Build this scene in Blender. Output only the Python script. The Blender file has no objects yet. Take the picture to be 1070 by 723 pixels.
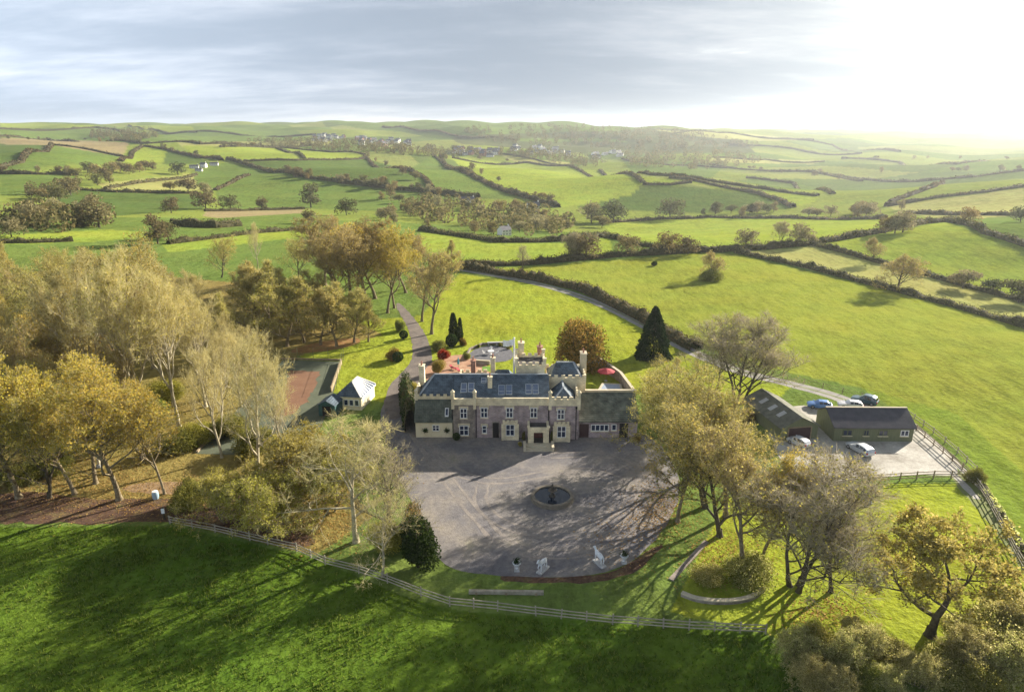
"""Aerial view over a battlemented country house, its drive, woods and the hedged fields beyond."""
SKY_STRENGTH = 0.09
SUN_STRENGTH = 5.0
EXPOSURE = 1.5
CLOUD_BASE = 3.3
BACK_FILL = 3.8  # fill glow added to the unseen sky opposite the sun
CLOUD_GLOW = 4.0
CLOUD_SHIFT = 3.3
HAZE = 0.9e-4
HAZE_G = 0.5
HAZE_BOTTOM = -80.0
HAZE_TOP = 140.0
import bpy, math, random
import numpy as np
from mathutils import Vector, Matrix

SC = bpy.context.scene
COL = SC.collection
rad = math.radians
CAM_H = 48.0
PITCH = rad(17.6)
FPX = 713.0            # focal length in photograph pixels (photo 1070 wide)
SUN_AZ = rad(50.0)     # clockwise from the view direction (+Y)
SUN_EL = rad(21.0)
R0 = random.Random(11)

# ------------------------------------------------------------------ survey: photo pixel <-> ground
CP, SP = math.cos(PITCH), math.sin(PITCH)


def ray(px, py):
    xn = (px - 535) / FPX
    yn = (361.5 - py) / FPX
    return np.array([xn, CP + yn * SP, -SP + yn * CP])


CTRL = [  # (px, py, horizontal distance) of ground points judged from the photograph
    (535, 250, 330), (535, 222, 600), (535, 200, 740), (535, 172, 960), (535, 160, 1600), (535, 150, 1950), (535, 140, 2250), (535, 130, 2600),
    (400, 245, 350), (400, 222, 540), (400, 200, 740), (400, 180, 960), (400, 160, 1400), (400, 148, 2000), (400, 138, 2500), (400, 128.5, 3100),
    (250, 245, 350), (250, 220, 540), (250, 200, 720), (250, 180, 900), (250, 165, 1150), (250, 150, 1750), (250, 140, 2500), (250, 129.5, 3600),
    (100, 250, 340), (100, 222, 500), (100, 200, 720), (100, 175, 980), (100, 160, 1200), (100, 150, 1700), (100, 140, 2500), (100, 130.5, 3800),
    (-60, 250, 340), (-60, 200, 720), (-60, 165, 1200), (-60, 145, 2000), (-60, 129, 3800),
    (640, 250, 330), (640, 224, 600), (640, 205, 690), (640, 182, 800), (640, 168, 1650), (640, 158, 1900), (640, 146, 2200), (640, 134, 2550),
    (720, 250, 325), (720, 226, 590), (720, 207, 665), (720, 189, 745), (720, 178, 1250), (720, 168, 1600), (720, 155, 1950), (720, 139.5, 2450),
    (830, 250, 320), (830, 226, 560), (830, 208, 690), (830, 195, 1080), (830, 180, 1450), (830, 165, 1900), (830, 150, 2400), (830, 143.5, 2700),
    (930, 250, 310), (930, 230, 480), (930, 212, 700), (930, 195, 950), (930, 178, 1350), (930, 163, 1950), (930, 153, 2600),
    (1070, 255, 290), (1070, 230, 430), (1070, 200, 690), (1070, 182, 1080), (1070, 167, 1800), (1070, 158, 2600),
    (1150, 255, 290), (1150, 200, 690), (1150, 165, 1900), (1150, 157, 2800),
]
pts = []
for px, py, d in CTRL:
    r = ray(px, py)
    k = d / math.hypot(r[0], r[1])
    p = r * k
    pts.append((math.atan2(p[0], p[1]), math.log(d), CAM_H + p[2]))
# ground that falls away unseen behind the crests
for px, d, z in [(535, 1080, -12), (640, 1050, -24), (720, 920, -22), (830, 860, -20), (640, 1350, -24), (535, 1250, -22), (720, 3400, 40), (640, 3500, 45), (535, 4600, 50), (250, 5200, 55), (100, 5200, 55), (-60, 5200, 50), (720, 4000, 45), (930, 4200, 30), (1070, 4200, 25)]:
    pts.append((math.atan2((px - 535) / FPX, CP), math.log(d), z))
for a in range(-40, 41, 16):
    for d in (20, 60, 120, 230):
        pts.append((rad(a), math.log(d), 0.0))
    pts.append((rad(a), math.log(7000), 30.0))
for a in (-180, -140, -100, -65, 65, 100, 140, 180):
    for d, z in ((20, 0), (230, 0), (700, -4), (2000, 20), (4000, 45), (7000, 30)):
        pts.append((rad(a), math.log(d), float(z)))
PT = np.array(pts)
AZW = 1.6


def _phi(r2):
    return np.where(r2 > 1e-12, 0.5 * r2 * np.log(np.maximum(r2, 1e-12)), 0.0)


_U = np.stack([PT[:, 0] * AZW, PT[:, 1] * 1.0], 1)
_n = len(_U)
_K = _phi(((_U[:, None, :] - _U[None, :, :]) ** 2).sum(-1)) + np.eye(_n) * 0.004
_Pm = np.concatenate([np.ones((_n, 1)), _U], 1)
_A = np.zeros((_n + 3, _n + 3))
_A[:_n, :_n] = _K
_A[:_n, _n:] = _Pm
_A[_n:, :_n] = _Pm.T
_W = np.linalg.solve(_A, np.concatenate([PT[:, 2], np.zeros(3)]))


def terrain(x, y):
    """Ground height, metres, for arrays of positions."""
    x = np.asarray(x, float)
    y = np.asarray(y, float)
    d = np.hypot(x, y)
    u = np.arctan2(x, y) * AZW
    v = np.log(np.clip(d, 15, 7000))
    z = np.zeros_like(d)
    flat = d < 238
    fi = np.nonzero(~flat.ravel())[0]
    uu, vv = u.ravel()[fi], v.ravel()[fi]
    out = np.zeros(len(fi))
    for s in range(0, len(fi), 20000):
        a, b = uu[s:s + 20000], vv[s:s + 20000]
        r2 = (a[:, None] - _U[None, :, 0]) ** 2 + (b[:, None] - _U[None, :, 1]) ** 2
        out[s:s + 20000] = _phi(r2) @ _W[:_n] + _W[_n] + a * _W[_n + 1] + b * _W[_n + 2]
    xf, yf, df = x.ravel()[fi], y.ravel()[fi], d.ravel()[fi]
    roll = np.sin(xf / 63 + 1.3) * np.sin(yf / 80 + .4) + .7 * np.sin((xf + yf) / 131) * np.sin((xf - .6 * yf) / 160 + 2)
    out += roll * np.clip((df - 350) / 600, 0, 1) * 8.5
    t = np.clip((df - 238) / 130, 0, 1)
    out *= t * t * (3 - 2 * t)
    zr = z.ravel()
    zr[fi] = out
    return zr.reshape(d.shape)


def gz(x, y):
    return float(terrain(np.array([x]), np.array([y]))[0])


_TS = np.concatenate([np.linspace(40, 320, 250), 320 * 1.0085 ** np.arange(1, 370)])


def U(px, py):
    """First ground point met by the sight line through a photo pixel (a survey of where things stand)."""
    r = ray(px, py)
    r = r / math.hypot(r[0], r[1])
    if r[2] < -0.15:
        k = -CAM_H / r[2]
        if k < 236:
            return Vector((r[0] * k, r[1] * k, 0))
    g = terrain(r[0] * _TS, r[1] * _TS) - (CAM_H + r[2] * _TS)
    i = np.argmax(g > 0)
    if g[i] <= 0:
        i = len(_TS) - 1
    if i == 0:
        i = 1
    a, b = _TS[i - 1], _TS[i]
    f = g[i - 1] / (g[i - 1] - g[i]) if g[i] != g[i - 1] else 0
    k = a + (b - a) * min(max(f, 0), 1)
    x, y = r[0] * k, r[1] * k
    return Vector((x, y, gz(x, y)))


def height_at(p, px, py):
    """Height above p of the sight line (px,py) where it passes over p's depth."""
    r = ray(px, py)
    k = p.y / r[1]
    return CAM_H + r[2] * k - p.z


# ------------------------------------------------------------------ object helpers
def tag(o, label=None, cat=None, group=None, kind=None):
    if label:
        o['label'] = label
    if cat:
        o['category'] = cat
    if group:
        o['group'] = group
    if kind:
        o['kind'] = kind
    return o


def empty(name, loc=(0, 0, 0), rz=0.0, label=None, cat=None, group=None):
    o = bpy.data.objects.new(name, None)
    o.location = loc
    o.rotation_euler = (0, 0, rz)
    COL.objects.link(o)
    return tag(o, label, cat, group)


def link(name, me, parent=None):
    o = bpy.data.objects.new(name, me)
    COL.objects.link(o)
    if parent is not None:
        o.parent = parent
    return o


def copy_tree(o, parent=None):
    c = o.copy()
    COL.objects.link(c)
    c.parent = parent
    for ch in list(o.children):
        copy_tree(ch, c)
    return c


class MB:
    """Collects faces; build() links them as one mesh object."""

    def __init__(s):
        s.v, s.f, s.m = [], [], []

    def face(s, ps, mi=0):
        i = len(s.v)
        s.v += [tuple(p) for p in ps]
        s.f.append(tuple(range(i, i + len(ps))))
        s.m.append(mi)

    def hexa(s, p, mi=0):
        """8 corners: bottom 4 ccw, top 4 ccw"""
        i = len(s.v)
        s.v += [tuple(q) for q in p]
        for f in ((3, 2, 1, 0), (4, 5, 6, 7), (0, 1, 5, 4), (1, 2, 6, 5), (2, 3, 7, 6), (3, 0, 4, 7)):
            s.f.append(tuple(i + k for k in f))
            s.m.append(mi)

    def box(s, x0, x1, y0, y1, z0, z1, mi=0, rz=0.0, piv=None):
        p = [(x0, y0, z0), (x1, y0, z0), (x1, y1, z0), (x0, y1, z0), (x0, y0, z1), (x1, y0, z1), (x1, y1, z1), (x0, y1, z1)]
        if rz:
            cx, cy = piv or ((x0 + x1) / 2, (y0 + y1) / 2)
            c, t = math.cos(rz), math.sin(rz)
            p = [(cx + (a - cx) * c - (b - cy) * t, cy + (a - cx) * t + (b - cy) * c, z) for a, b, z in p]
        s.hexa(p, mi)

    def bar(s, a, b, w, h, mi=0):
        """box beam from a to b, width w (horizontal), height h"""
        a, b = Vector(a), Vector(b)
        d = (b - a)
        side = Vector((-d.y, d.x, 0))
        side = side.normalized() * (w / 2) if side.length > 1e-6 else Vector((w / 2, 0, 0))
        up = side.cross(d).normalized() * (h / 2)
        if up.z < 0:
            up = -up
        s.hexa([a - side - up, b - side - up, b + side - up, a + side - up, a - side + up, b - side + up, b + side + up, a + side + up], mi)

    def tube(s, pts, rs, n=6, mi=0, cap=True):
        base = len(s.v)
        pts = [Vector(p) for p in pts]
        prev = None
        for i, p in enumerate(pts):
            d = (pts[min(i + 1, len(pts) - 1)] - pts[max(i - 1, 0)])
            d = d.normalized() if d.length > 1e-9 else Vector((0, 0, 1))
            if prev is None:
                a = d.orthogonal().normalized()
            else:
                a = prev - d * prev.dot(d)
                a = a.normalized() if a.length > 1e-6 else d.orthogonal().normalized()
            prev = a
            b = d.cross(a)
            for k in range(n):
                t = 2 * math.pi * k / n
                s.v.append(tuple(p + (a * math.cos(t) + b * math.sin(t)) * rs[i]))
        for i in range(len(pts) - 1):
            for k in range(n):
                k2 = (k + 1) % n
                s.f.append((base + i * n + k, base + i * n + k2, base + (i + 1) * n + k2, base + (i + 1) * n + k))
                s.m.append(mi)
        if cap:
            s.f.append(tuple(base + k for k in reversed(range(n))))
            s.m.append(mi)
            e = base + (len(pts) - 1) * n
            s.f.append(tuple(e + k for k in range(n)))
            s.m.append(mi)

    def lathe(s, prof, cx, cy, z0, n=24, mi=0):
        base = len(s.v)
        for r, z in prof:
            for k in range(n):
                t = 2 * math.pi * k / n
                s.v.append((cx + r * math.cos(t), cy + r * math.sin(t), z0 + z))
        for i in range(len(prof) - 1):
            for k in range(n):
                k2 = (k + 1) % n
                s.f.append((base + i * n + k, base + i * n + k2, base + (i + 1) * n + k2, base + (i + 1) * n + k))
                s.m.append(mi)

    def mesh(s, name, mats, smooth=False):
        me = bpy.data.meshes.new(name)
        me.from_pydata(s.v, [], s.f)
        for m in (mats if isinstance(mats, (list, tuple)) else [mats]):
            me.materials.append(m)
        me.polygons.foreach_set('material_index', s.m)
        if smooth:
            me.polygons.foreach_set('use_smooth', [True] * len(s.f))
        me.update()
        return me

    def build(s, name, mats, parent=None, smooth=False):
        return link(name, s.mesh(name, mats, smooth), parent)


def quads_mesh(name, Q, mats, mi=None):
    """mesh from an (N,4,3) array of separate quads"""
    Q = np.asarray(Q, np.float32)
    n = len(Q)
    me = bpy.data.meshes.new(name)
    me.vertices.add(n * 4)
    me.vertices.foreach_set('co', Q.reshape(-1))
    me.loops.add(n * 4)
    me.loops.foreach_set('vertex_index', np.arange(n * 4, dtype=np.int32))
    me.polygons.add(n)
    me.polygons.foreach_set('loop_start', np.arange(0, n * 4, 4, dtype=np.int32))
    for m in (mats if isinstance(mats, (list, tuple)) else [mats]):
        me.materials.append(m)
    if mi is not None:
        me.polygons.foreach_set('material_index', np.asarray(mi, np.int32))
    me.update(calc_edges=True)
    return me


# ------------------------------------------------------------------ materials
def new_mat(name):
    m = bpy.data.materials.new(name)
    m.use_nodes = True
    nt = m.node_tree
    nt.nodes.clear()
    return m, nt, nt.nodes, nt.links


def N(nt, typ, **kw):
    n = nt.nodes.new(typ)
    for k, v in kw.items():
        if k in n.inputs:
            n.inputs[k].default_value = v
        else:
            setattr(n, k, v)
    return n


def ramp(nt, fac, stops):
    r = nt.nodes.new('ShaderNodeValToRGB')
    cr = r.color_ramp
    while len(cr.elements) < len(stops):
        cr.elements.new(0.5)
    for e, (p, c) in zip(cr.elements, stops):
        e.position = p
        e.color = (*c, 1)
    nt.links.new(fac, r.inputs[0])
    return r.outputs[0]


def solid(name, stops, scale=3.0, rough=.8, bump=.0, bscale=None, detail=4, metal=0.0, coord='Object', stretch=None, spec=.3, grain=0.0, gscale=6.0):
    """principled with a noise-driven colour ramp"""
    m, nt, ns, L = new_mat(name)
    out = N(nt, 'ShaderNodeOutputMaterial')
    b = N(nt, 'ShaderNodeBsdfPrincipled', Roughness=rough, Metallic=metal)
    b.inputs['Specular IOR Level'].default_value = spec
    tc = N(nt, 'ShaderNodeTexCoord')
    vec = tc.outputs[coord]
    if stretch:
        mp = N(nt, 'ShaderNodeMapping')
        mp.inputs['Scale'].default_value = stretch
        L.new(vec, mp.inputs[0])
        vec = mp.outputs[0]
    nz = N(nt, 'ShaderNodeTexNoise', Scale=scale, Detail=detail, Roughness=.65)
    L.new(vec, nz.inputs['Vector'])
    if len(stops) == 1:
        c = stops[0]
        stops = [(.3, tuple(x * .82 for x in c)), (.7, tuple(min(1, x * 1.15) for x in c))]
    col = ramp(nt, nz.outputs[0], stops)
    if grain:
        n3 = N(nt, 'ShaderNodeTexNoise', Scale=gscale, Detail=6, Roughness=.75)
        L.new(vec, n3.inputs['Vector'])
        mr = N(nt, 'ShaderNodeMapRange')
        mr.inputs['From Min'].default_value = .35
        mr.inputs['From Max'].default_value = .65
        mr.inputs['To Min'].default_value = 1 - grain
        mr.inputs['To Max'].default_value = 1 + grain
        L.new(n3.outputs[0], mr.inputs[0])
        hs = N(nt, 'ShaderNodeHueSaturation')
        L.new(col, hs.inputs['Color'])
        L.new(mr.outputs[0], hs.inputs['Value'])
        col = hs.outputs[0]
    L.new(col, b.inputs['Base Color'])
    if bump:
        n2 = N(nt, 'ShaderNodeTexNoise', Scale=bscale or scale * 4, Detail=4)
        L.new(vec, n2.inputs['Vector'])
        bp = N(nt, 'ShaderNodeBump', Strength=bump, Distance=.1)
        L.new(n2.outputs[0], bp.inputs['Height'])
        L.new(bp.outputs[0], b.inputs['Normal'])
    L.new(b.outputs[0], out.inputs[0])
    return m


def leafy(name, stops, trans=.45, objvar=.25, hue=.0):
    """foliage: every leaf its own tone, thin enough for light to come through"""
    m, nt, ns, L = new_mat(name)
    out = N(nt, 'ShaderNodeOutputMaterial')
    g = N(nt, 'ShaderNodeNewGeometry')
    oi = N(nt, 'ShaderNodeObjectInfo')
    col = ramp(nt, g.outputs['Random Per Island'], stops)
    hs = N(nt, 'ShaderNodeHueSaturation')
    mr = N(nt, 'ShaderNodeMapRange')
    mr.inputs['To Min'].default_value = 1 - objvar
    mr.inputs['To Max'].default_value = 1 + objvar
    L.new(oi.outputs['Random'], mr.inputs[0])
    L.new(mr.outputs[0], hs.inputs['Value'])
    if hue:
        m2 = N(nt, 'ShaderNodeMath', operation='MULTIPLY_ADD')
        m2.inputs[1].default_value = hue
        m2.inputs[2].default_value = .5 - hue / 2
        fr = N(nt, 'ShaderNodeMath', operation='FRACT')
        mu = N(nt, 'ShaderNodeMath', operation='MULTIPLY')
        mu.inputs[1].default_value = 7.31
        L.new(oi.outputs['Random'], mu.inputs[0])
        L.new(mu.outputs[0], fr.inputs[0])
        L.new(fr.outputs[0], m2.inputs[0])
        L.new(m2.outputs[0], hs.inputs['Hue'])
    L.new(col, hs.inputs['Color'])
    d = N(nt, 'ShaderNodeBsdfDiffuse')
    t = N(nt, 'ShaderNodeBsdfTranslucent')
    mx = N(nt, 'ShaderNodeMixShader')
    mx.inputs[0].default_value = trans
    L.new(hs.outputs[0], d.inputs[0])
    L.new(hs.outputs[0], t.inputs[0])
    L.new(d.outputs[0], mx.inputs[1])
    L.new(t.outputs[0], mx.inputs[2])
    L.new(mx.outputs[0], out.inputs[0])
    return m


def farleaf(name, palette):
    """distant crowns: the tree's own species colour by object, each clump a little different"""
    m, nt, ns, L = new_mat(name)
    out = N(nt, 'ShaderNodeOutputMaterial')
    g = N(nt, 'ShaderNodeNewGeometry')
    oi = N(nt, 'ShaderNodeObjectInfo')
    k = len(palette)
    col = ramp(nt, oi.outputs['Random'], [(i / k, c) for i, c in enumerate(palette)])
    hs = N(nt, 'ShaderNodeHueSaturation')
    mr = N(nt, 'ShaderNodeMapRange')
    mr.inputs['To Min'].default_value = .6
    mr.inputs['To Max'].default_value = 1.4
    L.new(g.outputs['Random Per Island'], mr.inputs[0])
    L.new(mr.outputs[0], hs.inputs['Value'])
    L.new(col, hs.inputs['Color'])
    d = N(nt, 'ShaderNodeBsdfDiffuse')
    t = N(nt, 'ShaderNodeBsdfTranslucent')
    mx = N(nt, 'ShaderNodeMixShader')
    mx.inputs[0].default_value = .35
    L.new(hs.outputs[0], d.inputs[0])
    L.new(hs.outputs[0], t.inputs[0])
    L.new(d.outputs[0], mx.inputs[1])
    L.new(t.outputs[0], mx.inputs[2])
    L.new(mx.outputs[0], out.inputs[0])
    return m


M = {}
M['bark'] = solid('bark', [(.3, (.10, .075, .045)), (.5, (.19, .15, .09)), (.7, (.28, .24, .16))], 2.5, .95, .6, 9)
M['pale_bark'] = solid('pale_bark', [(.3, (.25, .215, .14)), (.6, (.43, .385, .27)), (.75, (.54, .49, .36))], 2.2, .95, .4, 8)
M['dark_bark'] = solid('dark_bark', [(.3, (.045, .036, .025)), (.7, (.12, .10, .065))], 2.5, .95, .6, 9)
M['twig_tan'] = leafy('twig_tan', [(0, (.34, .29, .125)), (.5, (.52, .46, .215)), (1, (.70, .63, .34))], .35, .12)
M['twig_grey'] = leafy('twig_grey', [(0, (.22, .19, .13)), (.5, (.37, .325, .23)), (1, (.50, .44, .32))], .3, .12)
M['twig_purple'] = leafy('twig_purple', [(0, (.25, .20, .115)), (.5, (.39, .32, .185)), (1, (.53, .45, .26))], .3, .12)
M['leaf_gold'] = leafy('leaf_gold', [(0, (.32, .28, .045)), (.4, (.50, .39, .065)), (.75, (.54, .38, .08)), (1, (.40, .38, .07))], .5, .15, .02)
M['leaf_olive'] = leafy('leaf_olive', [(0, (.20, .20, .045)), (.5, (.36, .33, .075)), (1, (.54, .43, .11))], .5, .15, .03)
M['leaf_brown'] = leafy('leaf_brown', [(0, (.25, .20, .06)), (.5, (.38, .295, .09)), (1, (.50, .41, .13))], .5, .15, .03)
M['leaf_rust'] = leafy('leaf_rust', [(0, (.06, .08, .02)), (.3, (.15, .125, .03)), (.65, (.30, .18, .045)), (1, (.40, .26, .07))], .4, .15)
M['leaf_oak'] = leafy('leaf_oak', [(0, (.22, .18, .035)), (.45, (.42, .34, .08)), (.8, (.62, .51, .17)), (1, (.32, .31, .06))], .5, .1)
M['leaf_dark'] = leafy('leaf_dark', [(0, (.018, .035, .012)), (.6, (.04, .07, .02)), (1, (.07, .105, .03))], .25, .25, .04)
M['leaf_green'] = leafy('leaf_green', [(0, (.10, .125, .025)), (.5, (.22, .225, .05)), (1, (.38, .36, .10))], .5, .2, .05)
M['leaf_yellow'] = leafy('leaf_yellow', [(0, (.22, .20, .035)), (.5, (.38, .33, .06)), (1, (.52, .45, .12))], .5, .2, .04)
M['leaf_scrub'] = leafy('leaf_scrub', [(0, (.12, .15, .03)), (.35, (.28, .29, .07)), (.7, (.50, .48, .16)), (1, (.70, .66, .30))], .6, .2, .05)
M['leaf_red'] = leafy('leaf_red', [(0, (.20, .025, .02)), (1, (.36, .07, .04))], .5, .1)
M['leaf_conifer'] = leafy('leaf_conifer', [(0, (.012, .028, .010)), (.7, (.03, .055, .018)), (1, (.06, .085, .03))], .15, .1)
M['hedge_leaf'] = leafy('hedge_leaf', [(0, (.055, .06, .022)), (.5, (.11, .105, .04)), (.85, (.19, .15, .065)), (1, (.28, .21, .10))], .3, .25, .06)
M['far_leaf'] = farleaf('far_leaf', [(.20, .18, .07), (.27, .215, .10), (.15, .155, .065), (.34, .25, .10), (.085, .10, .045), (.26, .225, .12), (.34, .31, .16), (.18, .145, .075)])

# ------------------------------------------------------------------ terrain sheet
def grass_material():
    m, nt, ns, L = new_mat('ground_cover')
    out = N(nt, 'ShaderNodeOutputMaterial')
    at = N(nt, 'ShaderNodeVertexColor', layer_name='crop')
    tc = N(nt, 'ShaderNodeTexCoord')
    geo = tc.outputs['Object']

    def noise(scale, detail=4, rough=.6, sc=None, rot=0):
        v = geo
        if sc:
            mp = N(nt, 'ShaderNodeMapping')
            mp.inputs['Scale'].default_value = sc
            mp.inputs['Rotation'].default_value = (0, 0, rot)
            L.new(geo, mp.inputs[0])
            v = mp.outputs[0]
        n = N(nt, 'ShaderNodeTexNoise', Scale=scale, Detail=detail, Roughness=rough)
        L.new(v, n.inputs['Vector'])
        return n.outputs[0]
    big = noise(.013, 5, .6)
    mid = noise(.12, 5, .65)
    fine = noise(1.3, 4, .7)
    rows = noise(.55, 5, .7, (1, .22, 1), rad(-48))

    def math_(op, a, b):
        n = N(nt, 'ShaderNodeMath', operation=op)
        for i, q in enumerate((a, b)):
            if isinstance(q, (int, float)):
                n.inputs[i].default_value = q
            else:
                L.new(q, n.inputs[i])
        return n.outputs[0]
    s = math_('ADD', math_('MULTIPLY', big, .55), math_('MULTIPLY', mid, .45))
    s = math_('ADD', s, math_('MULTIPLY', fine, .7))
    s = math_('ADD', s, math_('MULTIPLY', rows, .8))
    val = N(nt, 'ShaderNodeMapRange')
    val.inputs['From Min'].default_value = .86
    val.inputs['From Max'].default_value = 1.34
    val.inputs['To Min'].default_value = .45
    val.inputs['To Max'].default_value = 1.55
    L.new(s, val.inputs[0])
    hs = N(nt, 'ShaderNodeHueSaturation')
    L.new(at.outputs[0], hs.inputs['Color'])
    L.new(val.outputs[0], hs.inputs['Value'])
    hu = N(nt, 'ShaderNodeMapRange')
    hu.inputs['From Min'].default_value = .3
    hu.inputs['From Max'].default_value = .7
    hu.inputs['To Min'].default_value = .485
    hu.inputs['To Max'].default_value = .513
    L.new(noise(.05, 4), hu.inputs[0])
    L.new(hu.outputs[0], hs.inputs['Hue'])
    d = N(nt, 'ShaderNodeBsdfDiffuse')
    L.new(hs.outputs[0], d.inputs[0])
    hb = math_('ADD', math_('MULTIPLY', fine, .6), math_('MULTIPLY', noise(.4, 3), 1.0))
    bp = N(nt, 'ShaderNodeBump', Strength=.85, Distance=.4)
    L.new(hb, bp.inputs['Height'])
    L.new(bp.outputs[0], d.inputs['Normal'])
    L.new(d.outputs[0], out.inputs[0])
    return m


LIME = (.170, .210, .034)
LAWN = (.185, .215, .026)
BIG = (.165, .188, .030)
MID = (.095, .135, .032)
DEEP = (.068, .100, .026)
PALE = (.225, .225, .075)
TAN = (.20, .165, .085)
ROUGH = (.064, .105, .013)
WOOD = (.062, .062, .030)
FLOOR = (.165, .135, .045)
# (colour, outline in photo pixels) - crops of single fields, and one steep slope with its shade painted in
FIELDS = [
    ((.075, .085, .038), [(440, 128), (700, 134), (770, 142), (790, 160), (600, 160), (480, 150)]),
    (MID, [(330, 126), (520, 126), (700, 133), (640, 137), (470, 142), (380, 135)]),
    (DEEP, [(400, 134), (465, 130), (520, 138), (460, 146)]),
    (MID, [(540, 145), (640, 145), (660, 149), (540, 148)]),
    (PALE, [(685, 136), (760, 138), (850, 146), (800, 148), (720, 142)]),
    (PALE, [(745, 165), (860, 168), (850, 172), (740, 170)]),
    (LIME, [(0, 127), (95, 131), (120, 135), (0, 135)]),
    (MID, [(0, 135), (300, 130), (330, 150), (0, 146)]),
    (LIME, [(135, 131), (200, 132), (205, 138), (150, 139)]),
    (PALE, [(185, 149), (345, 147), (345, 152), (190, 153)]),
    (TAN, [(0, 144), (135, 149), (128, 165), (55, 152), (30, 158), (0, 151)]),
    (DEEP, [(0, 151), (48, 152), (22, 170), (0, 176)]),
    (MID, [(57, 152), (126, 164), (110, 172), (60, 174), (0, 178), (22, 170)]),
    (LIME, [(151, 153), (175, 156), (170, 170), (128, 170)]),
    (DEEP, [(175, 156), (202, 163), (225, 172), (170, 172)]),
    (LIME, [(190, 152), (288, 155), (316, 166), (235, 168), (205, 163)]),
    (LIME, [(298, 155), (381, 162), (378, 166), (318, 165)]),
    (MID, [(0, 182), (80, 183), (85, 198), (0, 205)]),
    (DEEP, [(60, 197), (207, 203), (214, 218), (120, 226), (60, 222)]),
    (PALE, [(100, 192), (205, 182), (225, 198), (205, 200), (110, 198)]),
    (MID, [(235, 170), (330, 187), (260, 184), (225, 198), (207, 195), (200, 180)]),
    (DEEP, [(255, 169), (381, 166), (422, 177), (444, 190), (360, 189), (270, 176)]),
    (MID, [(260, 184), (330, 188), (440, 201), (440, 222), (318, 218), (230, 220), (225, 198)]),
    (TAN, [(215, 221), (318, 219), (312, 226), (260, 232), (212, 226)]),
    (LIME, [(0, 246), (110, 240), (180, 244), (110, 252), (0, 256)]),
    (MID, [(230, 228), (330, 222), (340, 250), (180, 254)]),
    (LIME, [(170, 256), (330, 236), (335, 246), (176, 264)]),
    (MID, [(452, 163), (500, 188), (520, 200), (500, 206), (452, 200), (425, 178)]),
    (LIME, [(473, 166), (596, 174), (656, 183), (672, 193), (690, 205), (583, 217), (533, 203), (486, 181)]),
    (DEEP, [(672, 194), (760, 198), (815, 208), (828, 218), (710, 224), (600, 217), (660, 204)]),  # dark tone stands in for shade on the steep hill face
    (PALE, [(520, 161), (601, 171), (596, 174), (540, 170)]),
    (LIME, [(672, 184), (745, 192), (719, 191), (690, 196), (668, 190)]),
    (LIME, [(745, 194), (828, 203), (855, 206), (850, 212), (828, 217), (790, 203)]),
    (MID, [(650, 167), (760, 172), (740, 188), (660, 180)]),
    (LIME, [(628, 233), (740, 227), (920, 229), (915, 243), (849, 254), (743, 263), (640, 247)]),
    (LIME, [(440, 240), (517, 254), (588, 254), (638, 248), (640, 268), (558, 276), (480, 280), (440, 262)]),
    (PALE, [(925, 216), (1070, 196), (1070, 225), (997, 230), (950, 224)]),
    (LIME, [(852, 256), (921, 244), (987, 232), (1070, 258), (1500, 380), (1500, 430), (1070, 314), (1001, 296)]),
    (PALE, [(769, 264), (849, 257), (977, 289), (1070, 315), (1500, 430), (1500, 460), (1075, 344), (928, 301)]),
    (BIG, [(480, 282), (558, 278), (743, 264), (770, 266), (928, 303), (1075, 344), (1500, 460), (1900, 1000), (1110, 640), (1000, 470), (900, 405), (770, 378), (700, 345), (610, 303)]),
    ((.130, .170, .026), [(900, 405), (1000, 432), (1100, 520), (1500, 700), (1900, 1000), (1110, 640), (1000, 470)]),
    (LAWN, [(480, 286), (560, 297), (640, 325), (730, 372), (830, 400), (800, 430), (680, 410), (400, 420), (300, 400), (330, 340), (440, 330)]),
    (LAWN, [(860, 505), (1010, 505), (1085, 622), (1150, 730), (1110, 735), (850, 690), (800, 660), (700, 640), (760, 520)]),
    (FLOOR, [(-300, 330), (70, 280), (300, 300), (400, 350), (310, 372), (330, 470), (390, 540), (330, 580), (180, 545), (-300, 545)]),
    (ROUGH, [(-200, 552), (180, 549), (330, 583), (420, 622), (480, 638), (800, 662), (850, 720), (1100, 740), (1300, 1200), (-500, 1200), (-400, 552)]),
]


def project(P):
    """world points -> photo pixels (for looking crops up on the survey)"""
    x, y, z = P[:, 0], P[:, 1], P[:, 2] - CAM_H
    f = y * CP - z * SP
    u = y * SP + z * CP
    ok = f > 1
    f = np.where(ok, f, 1)
    return 535 + FPX * x / f, 361.5 - FPX * u / f, ok


def in_poly(px, py, poly):
    inside = np.zeros(px.shape, bool)
    q = np.array(poly, float)
    x1, y1 = q[-1]
    for x2, y2 in q:
        c = ((y2 > py) != (y1 > py)) & (px < (x1 - x2) * (py - y2) / ((y1 - y2) if y1 != y2 else 1e-9) + x2)
        inside ^= c
        x1, y1 = x2, y2
    return inside


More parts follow.
